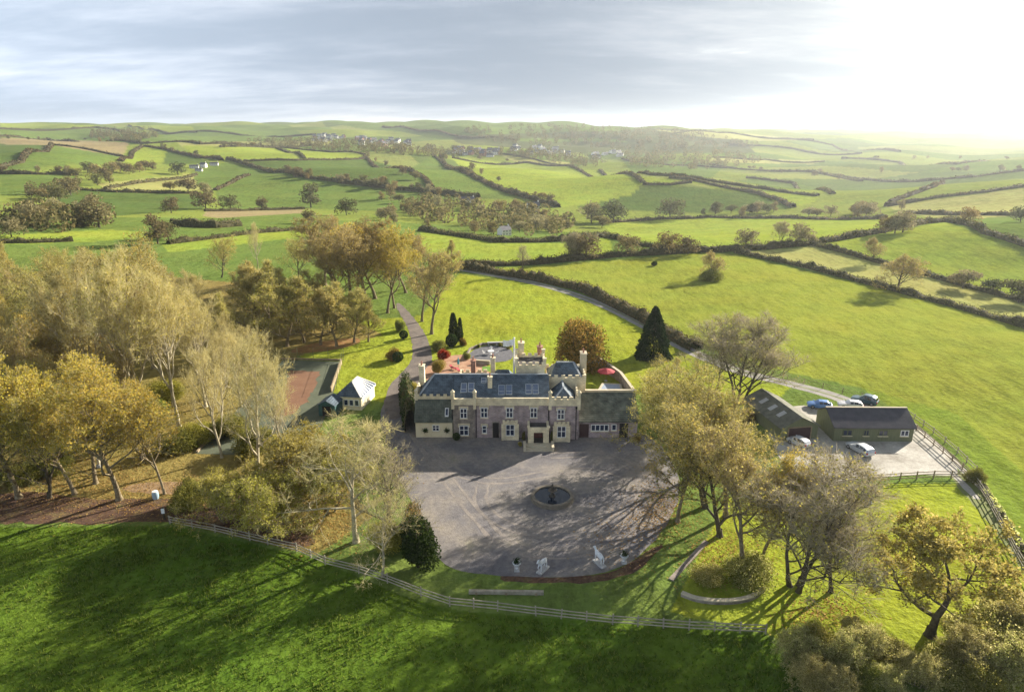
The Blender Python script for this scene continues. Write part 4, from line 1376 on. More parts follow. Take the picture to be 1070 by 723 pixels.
M['dark_opening'] = solid('dark_opening', [(.018, .016, .018)], 2, .8)
M['red_door'] = solid('red_door', [(.16, .04, .035)], 2, .5)
M['garage_door'] = solid('garage_door', [(.06, .03, .03)], 2, .6)
M['pipe'] = solid('pipe', [(.02, .02, .022)], 2, .5)
M['flat_roof'] = solid('flat_roof', [(.075, .07, .07)], 1, .9)
M['green_boards'] = solid('green_boards', [(.3, (.125, .14, .075)), (.7, (.20, .21, .125))], 1.2, .85, .3, 6, stretch=(6, 6, .4))
M['asbestos'] = solid('asbestos_roof', [(.3, (.085, .09, .07)), (.55, (.15, .15, .12)), (.75, (.22, .21, .15))], .8, .95, .3, 6, detail=8)
M['dark_felt'] = solid('dark_felt', [(.3, (.055, .055, .068)), (.7, (.095, .09, .105))], .9, .9, .2, 5, detail=6)
M['timber'] = solid('timber', [(.3, (.20, .15, .09)), (.7, (.36, .29, .19))], 1.5, .9, .3, 9)
M['grey_timber'] = solid('grey_timber', [(.3, (.24, .21, .16)), (.7, (.42, .38, .30))], 1.5, .9, .3, 9)
M['coping'] = solid('coping', [(.3, (.44, .38, .27)), (.7, (.58, .52, .40))], 1.2, .9)
M['red_cloth'] = solid('red_cloth', [(.34, .04, .055)], 2, .8)
M['white_cloth'] = solid('white_cloth', [(.82, .82, .80)], 2, .8)
M['teal_cloth'] = solid('teal_cloth', [(.05, .28, .36)], 2, .7)
M['water'] = solid('fountain_water', [(.012, .02, .035)], 2, .03, bump=.08, bscale=3, spec=.8)
M['fountain_stone'] = solid('fountain_stone', [(.3, (.14, .12, .095)), (.7, (.25, .22, .175))], 1.5, .9, .3, 8)
M['fountain_dark'] = solid('fountain_dark', [(.3, (.035, .032, .028)), (.7, (.10, .09, .075))], 2, .8, .3, 8)
M['statue_white'] = solid('statue_white', [(.66, .68, .70)], 2, .6)
M['statue_grey'] = solid('statue_grey', [(.42, .42, .42)], 2, .8)
M['blue_cover'] = solid('blue_cover', [(.3, (.26, .32, .42)), (.7, (.36, .42, .52))], .8, .5)
M['blue_plastic'] = solid('blue_plastic', [(.30, .42, .52)], 2, .5)


def window(parent, x, z, w, h, y, cols=2, rows=2, frame=None):
    """window on a wall that faces the drive: frame proud of the wall, panes set back inside it"""
    b = MB()
    t, dpt = .11, .09
    x0, x1 = x - w / 2, x + w / 2
    b.box(x0, x0 + t, y - dpt, y + .05, z, z + h)
    b.box(x1 - t, x1, y - dpt, y + .05, z, z + h)
    b.box(x0 + t, x1 - t, y - dpt, y + .05, z, z + t)
    b.box(x0 + t, x1 - t, y - dpt, y + .05, z + h - t, z + h)
    for c in range(1, cols):
        cx = x0 + w * c / cols
        b.box(cx - .065, cx + .065, y - dpt + .01, y + .05, z + t, z + h - t)
    for r_ in range(1, rows):
        cz = z + h * (r_ / rows + .04)
        b.box(x0 + t, x1 - t, y - dpt + .02, y + .05, cz - .05, cz + .05)
    f = b.build('window', frame or M['white_paint'], parent)
    g = MB()
    g.box(x0 + t * .5, x1 - t * .5, y - .035, y + .04, z + t * .5, z + h - t * .5)
    g.build('pane', M['window_glass'], f)
    s = MB()
    s.box(x0 - .08, x1 + .08, y - .16, y + .03, z - .12, z - .005)
    s.build('sill', M['cream_stone'], f)
    return f


def hood(parent, x, z, w, y):
    b = MB()
    b.box(x - w / 2 - .2, x + w / 2 + .2, y - .13, y + .03, z, z + .2)
    for s in (-1, 1):
        b.box(x + s * (w / 2 + .11) - .09, x + s * (w / 2 + .11) + .09, y - .125, y + .03, z - .4, z - .002)
    b.build('hood_mould', M['cream_stone'], parent)


def crenel(b, a, c, z, th=.28, base=.35, up=.42, mer=.62, gap=.5, mi=0):
    """battlement along a->c"""
    a, c = Vector(a), Vector(c)
    L = (c - a).length
    d = (c - a).normalized()
    b.bar((a.x, a.y, z + base / 2), (c.x, c.y, z + base / 2), th, base, mi)
    n = max(2, round((L + gap) / (mer + gap)))
    pitch = (L - mer) / (n - 1)
    for i in range(n):
        p = a + d * (i * pitch)
        q = p + d * mer
        b.bar((p.x, p.y, z + base + up / 2 + .001), (q.x, q.y, z + base + up / 2 + .001), th - .02, up, mi)


def on_plane(px, py, p0, n):
    r = Vector(ray(px, py))
    o = Vector((0, 0, CAM_H))
    k = (Vector(p0) - o).dot(Vector(n)) / r.dot(Vector(n))
    return o + r * k


# ------------------------------------------------------------------ the mansion
H = empty('mansion', (0, 101.5, 0), 0, 'long battlemented stone mansion with slate roofs, cream bands and a square tower', 'mansion')
HO = Vector((0, 101.5, 0))


def hb(name, mb, mats, parent=None):
    """build a mansion part (written in world metres) under the mansion"""
    mb.v = [(x - HO.x, y - HO.y, z) for x, y, z in mb.v]
    return mb.build(name, mats, parent or H)


class HMB(MB):
    def build(s, name, mats, parent=None, smooth=False):
        return MB.build(s, name, mats, parent, smooth)


def W_(x, z, w, h, y, cols=2, rows=2, hd=True):
    window(H, x, z, w, h, y - HO.y, cols, rows)
    if hd:
        hood(H, x, z + h + .12, w, y - HO.y)


# walls
b = MB()
b.box(-6.0, 6.1, 101.8, 111.3, 0, 5.85)
hb('wall', b, M['purple_stone'])
b = MB()
b.box(-9.5, -6.01, 101.55, 111.3, 0, 5.85)
hb('wall', b, M['grey_stone'])
b = MB()
b.box(6.11, 10.75, 101.15, 107.1, 0, 5.85)
hb('wall', b, M['purple_stone'])
b = MB()
b.box(-15.7, -9.51, 104.1, 109.4, 0, 5.9)
hb('wall', b, M['cream'])
b = MB()
b.box(-15.7, -9.51, 101.9, 104.09, 0, 2.85)
b.face([(-15.7, 101.9, 2.85), (-15.7, 104.09, 2.85), (-15.7, 104.09, 5.6)][::-1])
hb('wall', b, M['cream'])['label'] = 'low cream rendered wing wall'
b = MB()
b.box(5.95, 12.3, 107.15, 114.2, 0, 7.6)
hb('wall', b, M['cream_stone'])
# cream bands, battlements
b = MB()
b.box(-5.98, 6.09, 101.72, 102.1, 5.86, 6.75)
b.box(-6.02, 6.12, 101.62, 101.96, 6.76, 6.98)
b.box(-5.9, 6.0, 101.6, 101.79, 5.70, 5.86)
hb('parapet', b, M['cream_stone'])
b = MB()
b.box(-9.48, -6.03, 101.47, 101.85, 5.86, 6.75)
b.box(-9.52, -6.03, 101.37, 101.71, 6.76, 6.98)
hb('parapet', b, M['cream_stone'])
b = MB()
b.box(6.13, 10.73, 101.07, 101.45, 5.86, 6.6)
crenel(b, (6.15, 101.22), (10.75, 101.22), 6.61, .3)
b.box(10.45, 10.83, 101.46, 107.1, 5.86, 6.6)
crenel(b, (10.66, 101.7), (10.66, 106.9), 6.61, .3)
hb('parapet', b, M['cream_stone'])
b = MB()
crenel(b, (-15.75, 104.1), (-9.55, 104.1), 5.92, .3, .4, .4, .55, .5)
hb('parapet', b, M['cream_stone'])
b = MB()
b.box(-15.95, -15.6, 104.3, 109.5, 5.92, 6.5)
crenel(b, (-15.78, 104.4), (-15.78, 109.4), 6.51, .3, .2, .4)
hb('parapet', b, M['cream_stone'])
b = MB()
b.box(5.9, 12.4, 107.1, 107.4, 7.61, 8.1)
crenel(b, (5.9, 107.25), (12.4, 107.25), 8.11, .3)
b.box(12.1, 12.4, 107.41, 114.2, 7.61, 8.1)
crenel(b, (12.25, 107.5), (12.25, 114.1), 8.11, .3)
crenel(b, (5.9, 114.1), (12.0, 114.1), 7.61, .3)
hb('parapet', b, M['cream_stone'])
# piers (small turrets at the breaks of the front)
for x, y in ((-9.5, 101.45), (-6.0, 101.45), (6.1, 101.2), (10.72, 101.2), (-15.7, 104.05)):
    b = MB()
    b.box(x - .24, x + .24, y - .16, y + .32, 5.2, 8.0 if x > -15 else 7.2)
    zt = 8.0 if x > -15 else 7.2
    b.box(x - .32, x + .32, y - .24, y + .40, zt + .001, zt + .16)
    b.face([(x - .24, y - .16, zt + .162), (x + .24, y - .16, zt + .162), (x, y + .08, zt + .6)])
    b.face([(x + .24, y - .16, zt + .162), (x + .24, y + .32, zt + .162), (x, y + .08, zt + .6)])
    b.face([(x + .24, y + .32, zt + .162), (x - .24, y + .32, zt + .162), (x, y + .08, zt + .6)])
    b.face([(x - .24, y + .32, zt + .162), (x - .24, y - .16, zt + .162), (x, y + .08, zt + .6)])
    hb('pier', b, M['cream_stone'])
# main slate roof (front and back slopes share one ridge with the wing's hipped end)
RY, RZ = 106.8, 9.2
b = MB()
b.face([(-9.5, 101.95, 6.55), (6.1, 101.95, 6.55), (6.1, RY, RZ), (-9.5, RY, RZ)])
b.face([(6.1, 111.4, 6.6), (-9.5, 111.4, 6.6), (-9.5, RY, RZ), (6.1, RY, RZ)])
b.face([(6.1, 101.95, 6.55), (6.1, 111.4, 6.6), (6.1, RY, RZ)])
b.face([(-9.5, 111.4, 6.6), (-9.5, 101.95, 6.55), (-9.5, RY, RZ)])
rf = hb('roof', b, M['slate'])
b = MB()
b.bar((-12.9, RY, RZ + .03), (6.0, RY, RZ + .03), .28, .14)
hb('ridge_tiles', b, M['lead'], rf)
b = MB()
b.face([(-15.5, 104.25, 6.0), (-9.52, 104.25, 6.0), (-9.52, RY, RZ - .02), (-12.9, RY, RZ - .02)])
b.face([(-9.52, 109.4, 6.0), (-15.5, 109.4, 6.0), (-12.9, RY, RZ - .02), (-9.52, RY, RZ - .02)])
b.face([(-15.5, 109.4, 6.0), (-15.5, 104.25, 6.0), (-12.9, RY, RZ - .02)])
rw = hb('roof', b, M['slate'])
b = MB()
b.bar((-15.5, 104.25, 6.04), (-12.9, RY, RZ + .02), .34, .1)
b.bar((-15.5, 109.4, 6.04), (-12.9, RY, RZ + .02), .34, .1)
hb('hip_flashing', b, M['lead'], rw)
b = MB()
b.hexa([(-15.85, 101.6, 2.72), (-9.55, 101.6, 2.72), (-9.55, 104.0, 5.62), (-15.85, 104.0, 5.62), (-15.85, 101.5, 2.86), (-9.55, 101.5, 2.86), (-9.55, 104.0, 5.84), (-15.85, 104.0, 5.84)])
hb('roof', b, M['mossy_slate'])['label'] = 'mossy lean-to slate roof of the low wing'
# small hipped roof of the end bay
b = MB()
b.face([(6.3, 101.5, 6.2), (10.4, 101.5, 6.2), (8.4, 104.0, 8.0)])
b.face([(10.4, 101.5, 6.2), (10.4, 107.1, 6.2), (8.4, 107.1, 8.0), (8.4, 104.0, 8.0)])
b.face([(6.3, 107.1, 6.2), (6.3, 101.5, 6.2), (8.4, 104.0, 8.0), (8.4, 107.1, 8.0)])
re_ = hb('roof', b, M['slate'])
b = MB()
b.bar((8.4, 104.0, 8.02), (8.4, 107.05, 8.02), .3, .1)
b.bar((10.35, 101.55, 6.24), (8.4, 104.0, 8.02), .3, .08)
b.bar((6.35, 101.55, 6.24), (8.4, 104.0, 8.02), .3, .08)
hb('hip_flashing', b, M['lead'], re_)
# rear block hipped roof
b = MB()
b.face([(6.1, 107.45, 7.62), (12.1, 107.45, 7.62), (10.5, 110.7, 10.0), (7.6, 110.7, 10.0)])
b.face([(12.1, 107.45, 7.62), (12.1, 114.0, 7.62), (10.5, 110.7, 10.0)])
b.face([(12.1, 114.0, 7.62), (6.1, 114.0, 7.62), (7.6, 110.7, 10.0), (10.5, 110.7, 10.0)])
b.face([(6.1, 114.0, 7.62), (6.1, 107.45, 7.62), (7.6, 110.7, 10.0)])
rr = hb('roof', b, M['slate'])
b = MB()
b.bar((12.05, 107.5, 7.66), (10.5, 110.7, 10.02), .32, .1)
b.bar((12.05, 113.95, 7.66), (10.5, 110.7, 10.02), .32, .1)
b.bar((7.6, 110.7, 10.03), (10.5, 110.7, 10.03), .3, .12)
hb('hip_flashing', b, M['lead'], rr)
# tower
b = MB()
b.box(.7, 5.5, 108.0, 113.0, 0, 10.1)
tw = hb('tower', b, M['cream_stone'])
b = MB()
b.box(.6, 5.6, 107.9, 108.15, 9.75, 10.1)
for (a, c) in (((.6, 108.05), (5.6, 108.05)), ((.6, 112.95), (5.6, 112.95)), ((.75, 108.3), (.75, 112.7)), ((5.45, 108.3), (5.45, 112.7))):
    crenel(b, a, c, 10.11, .32, .3, .45)
hb('parapet', b, M['cream_stone'], tw)
b = MB()
b.box(.95, 5.25, 108.25, 112.75, 10.105, 10.18)
hb('roof', b, M['flat_roof'], tw)
for x, y in ((.75, 108.05), (5.45, 108.05), (.75, 112.95), (5.45, 112.95)):
    b = MB()
    b.box(x - .26, x + .26, y - .26, y + .26, 10.1, 11.5)
    b.box(x - .33, x + .33, y - .33, y + .33, 11.501, 11.62)
    hb('pier', b, M['cream_stone'], tw)


def chimney(x, y, z0, z1, w, d, mat, pots=2):
    b = MB()
    b.box(x - w / 2, x + w / 2, y - d / 2, y + d / 2, z0, z1)
    b.box(x - w / 2 - .08, x + w / 2 + .08, y - d / 2 - .08, y + d / 2 + .08, z1 + .001, z1 + .16)
    c = hb('chimney', b, mat)
    for k in range(pots):
        b = MB()
        yy = y + (k - (pots - 1) / 2) * d / max(pots, 1) * .8
        b.lathe([(.13, 0), (.11, .5), (.14, .52), (.14, .6), (.08, .6), (.08, .1)], x, yy, z1 + .16, 10)
        hb('chimney_pot', b, M['brick_wall_red'], c)


SN = Vector((0, -(RZ - 6.55), RY - 101.95)).normalized()
pc = on_plane(512, 405, (0, 101.95, 6.55), SN)
chimney(pc.x, pc.y + .2, pc.z - .6, pc.z + 1.75, .7, .7, M['cream_stone'], 1)
chimney(1.6, 114.0, 5, 12.4, 1.0, 1.4, M['cream_stone'], 2)
chimney(12.3, 111.6, 5, 11.3, 1.0, 1.6, M['coping'], 2)
chimney(-15.4, 109.9, 0, 9.6, .9, 1.2, M['cream_stone'], 2)
chimney(4.9, 114.2, 5, 11.6, .9, 1.2, M['brick_wall_red'], 2)
# rooflights
up = Vector((0, RY - 101.95, RZ - 6.55)).normalized()
for px, py, w, h in ((484.6, 405.5, 1.0, 2.0), (492.3, 405, 1.0, 2.0), (505.5, 397.6, .85, 1.15), (524, 407.6, 1.05, 2.1), (531.8, 407.2, 1.05, 2.1), (552.3, 406.6, 1.0, 2.1), (559.6, 406.6, 1.0, 2.1)):
    c = on_plane(px, py, (0, 101.95, 6.55), SN)
    ex = Vector((1, 0, 0))

    def P(u, v, n):
        return c + ex * u + up * v + SN * n
    b = MB()
    for (u0, u1, v0, v1) in ((-w / 2, -w / 2 + .09, -h / 2, h / 2), (w / 2 - .09, w / 2, -h / 2, h / 2), (-w / 2 + .09, w / 2 - .09, -h / 2, -h / 2 + .09), (-w / 2 + .09, w / 2 - .09, h / 2 - .09, h / 2), (-w / 2 + .09, w / 2 - .09, -h * .16 - .05, -h * .16 + .05)):
        b.hexa([P(u0, v0, -.05), P(u1, v0, -.05), P(u1, v1, -.05), P(u0, v1, -.05), P(u0, v0, .11), P(u1, v0, .11), P(u1, v1, .11), P(u0, v1, .11)])
    f = hb('roof_window', b, M['lead'])
    b = MB()
    b.hexa([P(-w / 2 + .04, -h / 2 + .04, -.03), P(w / 2 - .04, -h / 2 + .04, -.03), P(w / 2 - .04, h / 2 - .04, -.03), P(-w / 2 + .04, h / 2 - .04, -.03),
            P(-w / 2 + .04, -h / 2 + .04, .07), P(w / 2 - .04, -h / 2 + .04, .07), P(w / 2 - .04, h / 2 - .04, .07), P(-w / 2 + .04, h / 2 - .04, .07)])
    hb('pane', b, M['roof_glass'], f)
# slim rooflight in the lean-to
b = MB()
b.hexa([(-10.9, 102.1, 3.55), (-10.3, 102.1, 3.55), (-10.3, 103.0, 4.65), (-10.9, 103.0, 4.65), (-10.9, 102.0, 3.68), (-10.3, 102.0, 3.68), (-10.3, 102.9, 4.78), (-10.9, 102.9, 4.78)])
f = hb('roof_window', b, M['white_paint'])
b = MB()
b.hexa([(-10.78, 102.2, 3.75), (-10.42, 102.2, 3.75), (-10.42, 102.9, 4.58), (-10.78, 102.9, 4.58), (-10.78, 102.08, 3.85), (-10.42, 102.08, 3.85), (-10.42, 102.78, 4.70), (-10.78, 102.78, 4.70)])
hb('pane', b, M['window_glass'], f)
# windows
for x, y in ((-7.8, 101.55), (-4.5, 101.8), (-.4, 101.8), (3.5, 101.8), (7.85, 101.15)):
    W_(x, 3.55, 1.15, 1.75, y)
W_(-7.8, .55, 1.5, 1.75, 101.55, 2, 2)
W_(-4.5, .8, .75, 1.35, 101.8, 1, 2)
W_(-12.4, 1.15, 1.15, 1.05, 101.9, 2, 2, False)
# bay windows
for x, yw in ((-.3, 101.8), (7.95, 101.15)):
    b = MB()
    y0 = yw - 1.0
    b.box(x - 1.15, x + 1.15, y0 + .02, yw + .05, 0, .7)
    b.box(x - 1.15, x - .72, y0, yw + .05, .701, 2.75)
    b.box(x + .72, x + 1.15, y0, yw + .05, .701, 2.75)
    b.box(x - 1.2, x + 1.2, y0 - .04, yw + .05, 2.751, 3.05)
    crenel(b, (x - 1.2, y0 + .1), (x + 1.2, y0 + .1), 3.06, .24, .12, .3, .36, .3)
    for s in (-1, 1):
        b.box(x + s * 1.2 - .2, x + s * 1.2 + .2, y0 - .1, y0 + .3, 0, 2.745)
    bw = hb('bay_window', b, M['cream_stone'])
    wdw = window(bw, x, .72, 1.42, 2.0, y0 + .2 - HO.y, 2, 2)
# dark recessed door, drain pipes
b = MB()
b.box(-3.1, -2.15, 101.74, 101.83, .02, 2.7)
dr = hb('door', b, M['dark_opening'])
b = MB()
b.box(-3.25, -3.1, 101.68, 101.85, 0, 2.85)
b.box(-2.15, -2.0, 101.68, 101.85, 0, 2.85)
b.box(-3.1, -2.15, 101.68, 101.85, 2.701, 2.85)
hb('door_frame', b, M['grey_stone'], dr)
for x, y in ((-5.8, 101.72), (5.9, 101.72), (-9.62, 101.8), (10.3, 101.05)):
    b = MB()
    b.tube([(x, y, 0), (x, y, 5.7)], [.07, .07], 6)
    b.box(x - .14, x + .14, y - .1, y + .1, 5.4, 5.72)
    hb('drain_pipe', b, M['pipe'])
# porch
b = MB()
b.box(2.55, 3.05, 98.9, 101.78, 0, 2.6)
b.box(5.35, 5.85, 98.9, 101.78, 0, 2.6)
b.box(3.06, 3.45, 98.9, 99.25, 0, 2.2)
b.box(4.95, 5.34, 98.9, 99.25, 0, 2.2)
b.box(2.5, 5.9, 98.85, 99.2, 2.601, 3.05)
b.box(2.5, 2.85, 99.201, 101.7, 2.601, 3.05)
b.box(5.55, 5.9, 99.201, 101.7, 2.601, 3.05)
b.box(3.06, 5.34, 98.92, 99.22, 2.2, 2.6)
for x in (2.6, 5.8):
    b.box(x - .22, x + .22, 98.75, 99.2, 3.051, 3.3)
po = hb('porch', b, M['cream_stone'])
b = MB()
b.box(2.86, 5.54, 99.21, 101.7, 2.605, 2.7)
hb('roof', b, M['flat_roof'], po)
b = MB()
b.box(3.5, 4.9, 100.8, 100.9, .45, 2.2)
hb('door', b, M['red_door'], po)
b = MB()
for k in range(3):
    b.box(2.2 - k * .0, 6.2, 96.7 + k * .5, 98.88, k * .15 + .001, (k + 1) * .15)
b.box(1.8, 2.19, 96.6, 98.88, 0, .8)
b.box(6.21, 6.6, 96.6, 98.88, 0, .8)
hb('steps', b, M['coping'], po)
# annex
b = MB()
b.box(10.8, 20.4, 101.9, 107.2, 0, 2.9)
b.face([(20.4, 101.9, 2.9), (20.4, 107.2, 2.9), (20.4, 107.2, 5.6)])
an = hb('annex_wall', b, M['purple_stone'])
b = MB()
b.hexa([(10.85, 101.55, 2.8), (20.7, 101.55, 2.8), (20.7, 107.2, 5.65), (10.85, 107.2, 5.65), (10.85, 101.5, 2.95), (20.7, 101.5, 2.95), (20.7, 107.2, 5.82), (10.85, 107.2, 5.82)])
hb('annex_roof', b, M['mossy_slate'])
b = MB()
b.box(10.9, 20.9, 107.21, 107.6, 0, 6.05)
b.box(10.9, 21.0, 107.12, 107.7, 6.051, 6.2)
hb('gable_wall', b, M['coping'])
b = MB()
b.box(11.0, 12.5, 101.82, 101.93, .02, 2.4)
hb('garage_door', b, M['garage_door'])
b = MB()
b.box(17.5, 18.9, 101.82, 101.93, .02, 2.5)
hb('doorway', b, M['dark_opening'])
W_(14.3, 1.15, 2.9, 1.15, 101.9, 4, 1, False)
W_(16.6, 1.25, .8, 1.1, 101.9, 1, 1, False)
# rear wing seen over the roof
b = MB()
b.box(-4.4, .4, 111.5, 117.5, 0, 5.2)
hb('wall', b, M['cream'])
b = MB()
b.face([(-4.6, 111.4, 5.2), (.5, 111.4, 5.2), (-.6, 114.5, 7.3), (-2.6, 114.5, 7.3)])
b.face([(.5, 117.6, 5.2), (-4.6, 117.6, 5.2), (-2.6, 114.5, 7.3), (-.6, 114.5, 7.3)])
b.face([(-4.6, 117.6, 5.2), (-4.6, 111.4, 5.2), (-2.6, 114.5, 7.3)])
b.face([(.5, 111.4, 5.2), (.5, 117.6, 5.2), (-.6, 114.5, 7.3)])
hb('roof', b, M['slate'])

b = MB()
b.box(-9.2, -4.6, 111.5, 115.8, 0, 6.0)
hb('wall', b, M['cream_stone'])
b = MB()
crenel(b, (-9.3, 111.6), (-4.5, 111.6), 6.01, .3, .4, .45)
crenel(b, (-9.3, 115.7), (-4.5, 115.7), 6.01, .3, .4, .45)
crenel(b, (-9.15, 111.8), (-9.15, 115.5), 6.01, .28, .4, .45)
hb('parapet', b, M['cream_stone'])
b = MB()
b.box(-8.95, -4.7, 111.8, 115.5, 6.02, 6.1)
hb('roof', b, M['flat_roof'])
chimney(-6.8, 113.4, 6.1, 9.3, .8, 1.1, M['brick_wall_red'], 2)
chimney(-3.4, 114.5, 6.5, 9.4, .8, .9, M['cream_stone'], 2)

# hanging baskets on the cream wall, pots and wall plants
for x, wh in ((-14.1, 'outer end'), (-10.6, 'drive side')):
    o = empty('hanging_basket', (x, 101.62, 1.25), 0, 'leafy hanging basket on the cream wing wall, %s of its window' % ('outer side' if x < -13 else 'inner side'), 'hanging basket')
    b = MB()
    b.lathe([(.02, -.28), (.2, -.2), (.3, 0), (.26, 0)], 0, 0, 0, 10)
    b.bar((0, .25, .5), (0, 0, .5), .03, .03)
    b.bar((0, 0, .5), (0, 0, 0), .02, .02)
    b.build('basket', M['dark_bark'], o)
    r = random.Random(int(x))
    quads = [[tuple(q) for q in leafq(Vector((r.gauss(0, .2), r.gauss(0, .14), .1 + r.gauss(0, .16))), .11, r)] for _ in range(220)]
    link('foliage', quads_mesh('basket_foliage', quads, M['leaf_dark']), o)
plant('green_shrub', Vector((1.9, 100.9, 0)), 1.7, 'dark green shrub tucked beside the porch', None, .35)
plant('green_shrub', Vector((6.5, 100.4, 0)), 2.0, 'climber between the porch and the bay window', None, .3)
plant('yellow_shrub', Vector((1.3, 98.6, 0)), .9, 'low planting beside the porch steps', None, .8)
plant('clipped', Vector((-9.0, 100.9, 0)), 1.3, 'small potted evergreen below the stone gable window')
plant('rust_shrub', Vector((20.2, 100.2, 0)), 1.6, 'reddish shrub at the end of the annex', None, .8)

# flag
fp = empty('flagpole', (.35, 108.9, 0), 0, 'white flagpole with a white flag flying beside the tower', 'flagpole')
b = MB()
b.tube([(0, 0, 7), (0, 0, 11), (0, 0, 14.7)], [.17, .16, .13], 8)
b.lathe([(0.02, .3), (.15, .2), (.2, .1), (.1, 0)], 0, 0, 14.7, 8)
b.build('pole', M['white_paint'], fp)
b = MB()
nx = 10
for i in range(nx):
    def q(k, zz):
        u = k / nx
        return (-.1 - 1.75 * u, .18 * math.sin(u * 7) * u, zz - .18 * u + .06 * math.sin(u * 9))
    for z0, z1 in ((13.5, 14.0), (14.0, 14.55)):
        b.face([q(i, z0), q(i + 1, z0), q(i + 1, z1), q(i, z1)])
b.build('flag', M['white_cloth'], fp, True)

# ------------------------------------------------------------------ courtyard behind the annex
def wall_run(name, label, line, h, th, mat, cop=True, cat='wall', group=None):
    o = empty(name, (line[0][0], line[0][1], 0), 0, label, cat, group)
    ox, oy = line[0][0], line[0][1]
    b, c = MB(), MB()
    for i in range(len(line) - 1):
        a, d = line[i], line[i + 1]
        b.bar((a[0] - ox, a[1] - oy, h / 2 - .1), (d[0] - ox, d[1] - oy, h / 2 - .1), th, h + .2)
        c.bar((a[0] - ox, a[1] - oy, h + .06), (d[0] - ox, d[1] - oy, h + .06), th + .12, .12)
    b.build('masonry', mat, o)
    if cop:
        c.build('coping', M['coping'], o)
    return o


g = lambda px, py: tuple(U(px, py)[:2])
a0, a1, a2 = g(623, 381), g(648, 399), g(661, 417)
wall_run('garden_wall', 'tall stone garden wall enclosing the parasol courtyard', [a0, a1, a2], 2.0, .45, M['grey_stone'])
wall_run('garden_wall', 'short back wall of the parasol courtyard beside the copper tree', [g(611, 384), a0], 1.8, .45, M['grey_stone'])
ph = empty('lean_to_shelter', (*g(618, 388), 0), rad(-6), 'flat roofed grey shelter in the back corner of the courtyard', 'shelter')
b = MB()
b.box(-1.6, 1.6, -1.2, 1.2, 2.2, 2.4)
b.build('roof', M['lead'], ph)
for sx in (-1.5, 1.5):
    for sy in (-1.1, 1.1):
        b = MB()
        b.box(sx - .06, sx + .06, sy - .06, sy + .06, 0, 2.199)
        b.build('post', M['timber'], ph)
pool = [g(622, 416), g(651, 416), g(648, 404), g(630, 403)]
pl = empty('plunge_pool', (*g(637, 410), 0), 0, 'small pool under a blue grey cover in the courtyard', 'pool')
cx, cy = pl.location.x, pl.location.y
b = MB()
b.hexa([(x - cx, y - cy, .0) for x, y in pool] + [(x - cx, y - cy, .5) for x, y in pool])
b.build('cover', M['blue_cover'], pl)
b = MB()
for i in range(4):
    p, q = pool[i], pool[(i + 1) % 4]
    b.bar((p[0] - cx, p[1] - cy, .27), (q[0] - cx, q[1] - cy, .27), .4, .56)
b.build('surround', M['coping'], pl)
pr_ = empty('parasol', (*g(633, 398), 0), 0, 'open red parasol in the walled courtyard', 'parasol')
b = MB()
b.tube([(0, 0, 0), (0, 0, 2.7)], [.035, .03], 6)
b.build('pole', M['timber'], pr_)
b = MB()
for k in range(8):
    t0, t1 = k * math.pi / 4, (k + 1) * math.pi / 4
    A = (1.75 * math.cos(t0), 1.75 * math.sin(t0), 2.1)
    B = (1.75 * math.cos(t1), 1.75 * math.sin(t1), 2.1)
    b.face([A, B, (0, 0, 2.72)])
    b.face([A, (A[0], A[1], 1.92), (B[0], B[1], 1.92), B])
b.build('canopy', M['red_cloth'], pr_)
b = MB()
b.lathe([(.0, .14), (.3, .12), (.32, 0)], 0, 0, 0, 12)
b.build('base', M['statue_grey'], pr_)


def table_set(px, py, label, mat, group=None):
    o = empty('garden_table', (*g(px, py), .03), 0, label, 'table', group)
    b = MB()
    b.lathe([(0, .75), (.75, .75), (.75, .70), (0, .70)], 0, 0, 0, 20)
    b.build('table_top', mat, o)
    b = MB()
    b.tube([(0, 0, 0), (0, 0, .7)], [.07, .05], 8)
    b.lathe([(.35, 0), (.3, .05), (.05, .08)], 0, 0, 0, 12)
    b.build('pedestal', mat, o)
    return o


def chair(px, py, rz, label, mat, group=None):
    o = empty('garden_chair', (*g(px, py), .03), rz, label, 'chair', group)
    b = MB()
    b.box(-.26, .26, -.26, .26, .42, .47)
    b.build('seat', mat, o)
    b = MB()
    b.hexa([(-.26, .24, .471), (.26, .24, .471), (.26, .30, .471), (-.26, .30, .471), (-.26, .34, .95), (.26, .34, .95), (.26, .39, .95), (-.26, .39, .95)])
    b.build('backrest', mat, o)
    for sx in (-.22, .22):
        for sy in (-.22, .22):
            b = MB()
            b.box(sx - .025, sx + .025, sy - .025, sy + .025, 0, .419)
            b.build('leg', mat, o)
    for sx in (-.29, .29):
        b = MB()
        b.box(sx - .03, sx + .03, -.24, .3, .62, .66)
        b.box(sx - .025, sx + .025, -.22, -.17, .42, .619)
        b.build('armrest', mat, o)
    return o


# terrace behind the mansion: raised grey circle with table, hedge ring, steps
sheet('grey_terrace', [(489, 374), (492, 367), (505, 361.5), (520, 361), (533, 364), (537, 371), (533, 377), (515, 379), (498, 378)], M['grey_paving'], .034, 0, 1)
t_ = [g(x, y) for x, y in [(487, 374), (491, 366), (504, 360.5), (521, 360), (535, 363)]]
wall_run('terrace_wall', 'low curved wall round the grey terrace', t_, .55, .35, M['grey_stone'], False)
wall_run('terrace_wall', 'low front wall of the grey terrace above the little lawn', [g(497, 380), g(512, 381)], .8, .4, M['grey_stone'])
table_set(513, 370, 'white round table on the grey terrace', M['white_paint'])
CH = 'white chairs on the grey terrace'
chair(506, 370.5, 1.6, 'white chair at the terrace table, nearest the brick paving', M['white_paint'], CH)
chair(519, 371, -1.4, 'white chair at the terrace table, nearest the flagpole', M['white_paint'], CH)
chair(513, 366.5, .0, 'white chair behind the terrace table', M['white_paint'], CH)
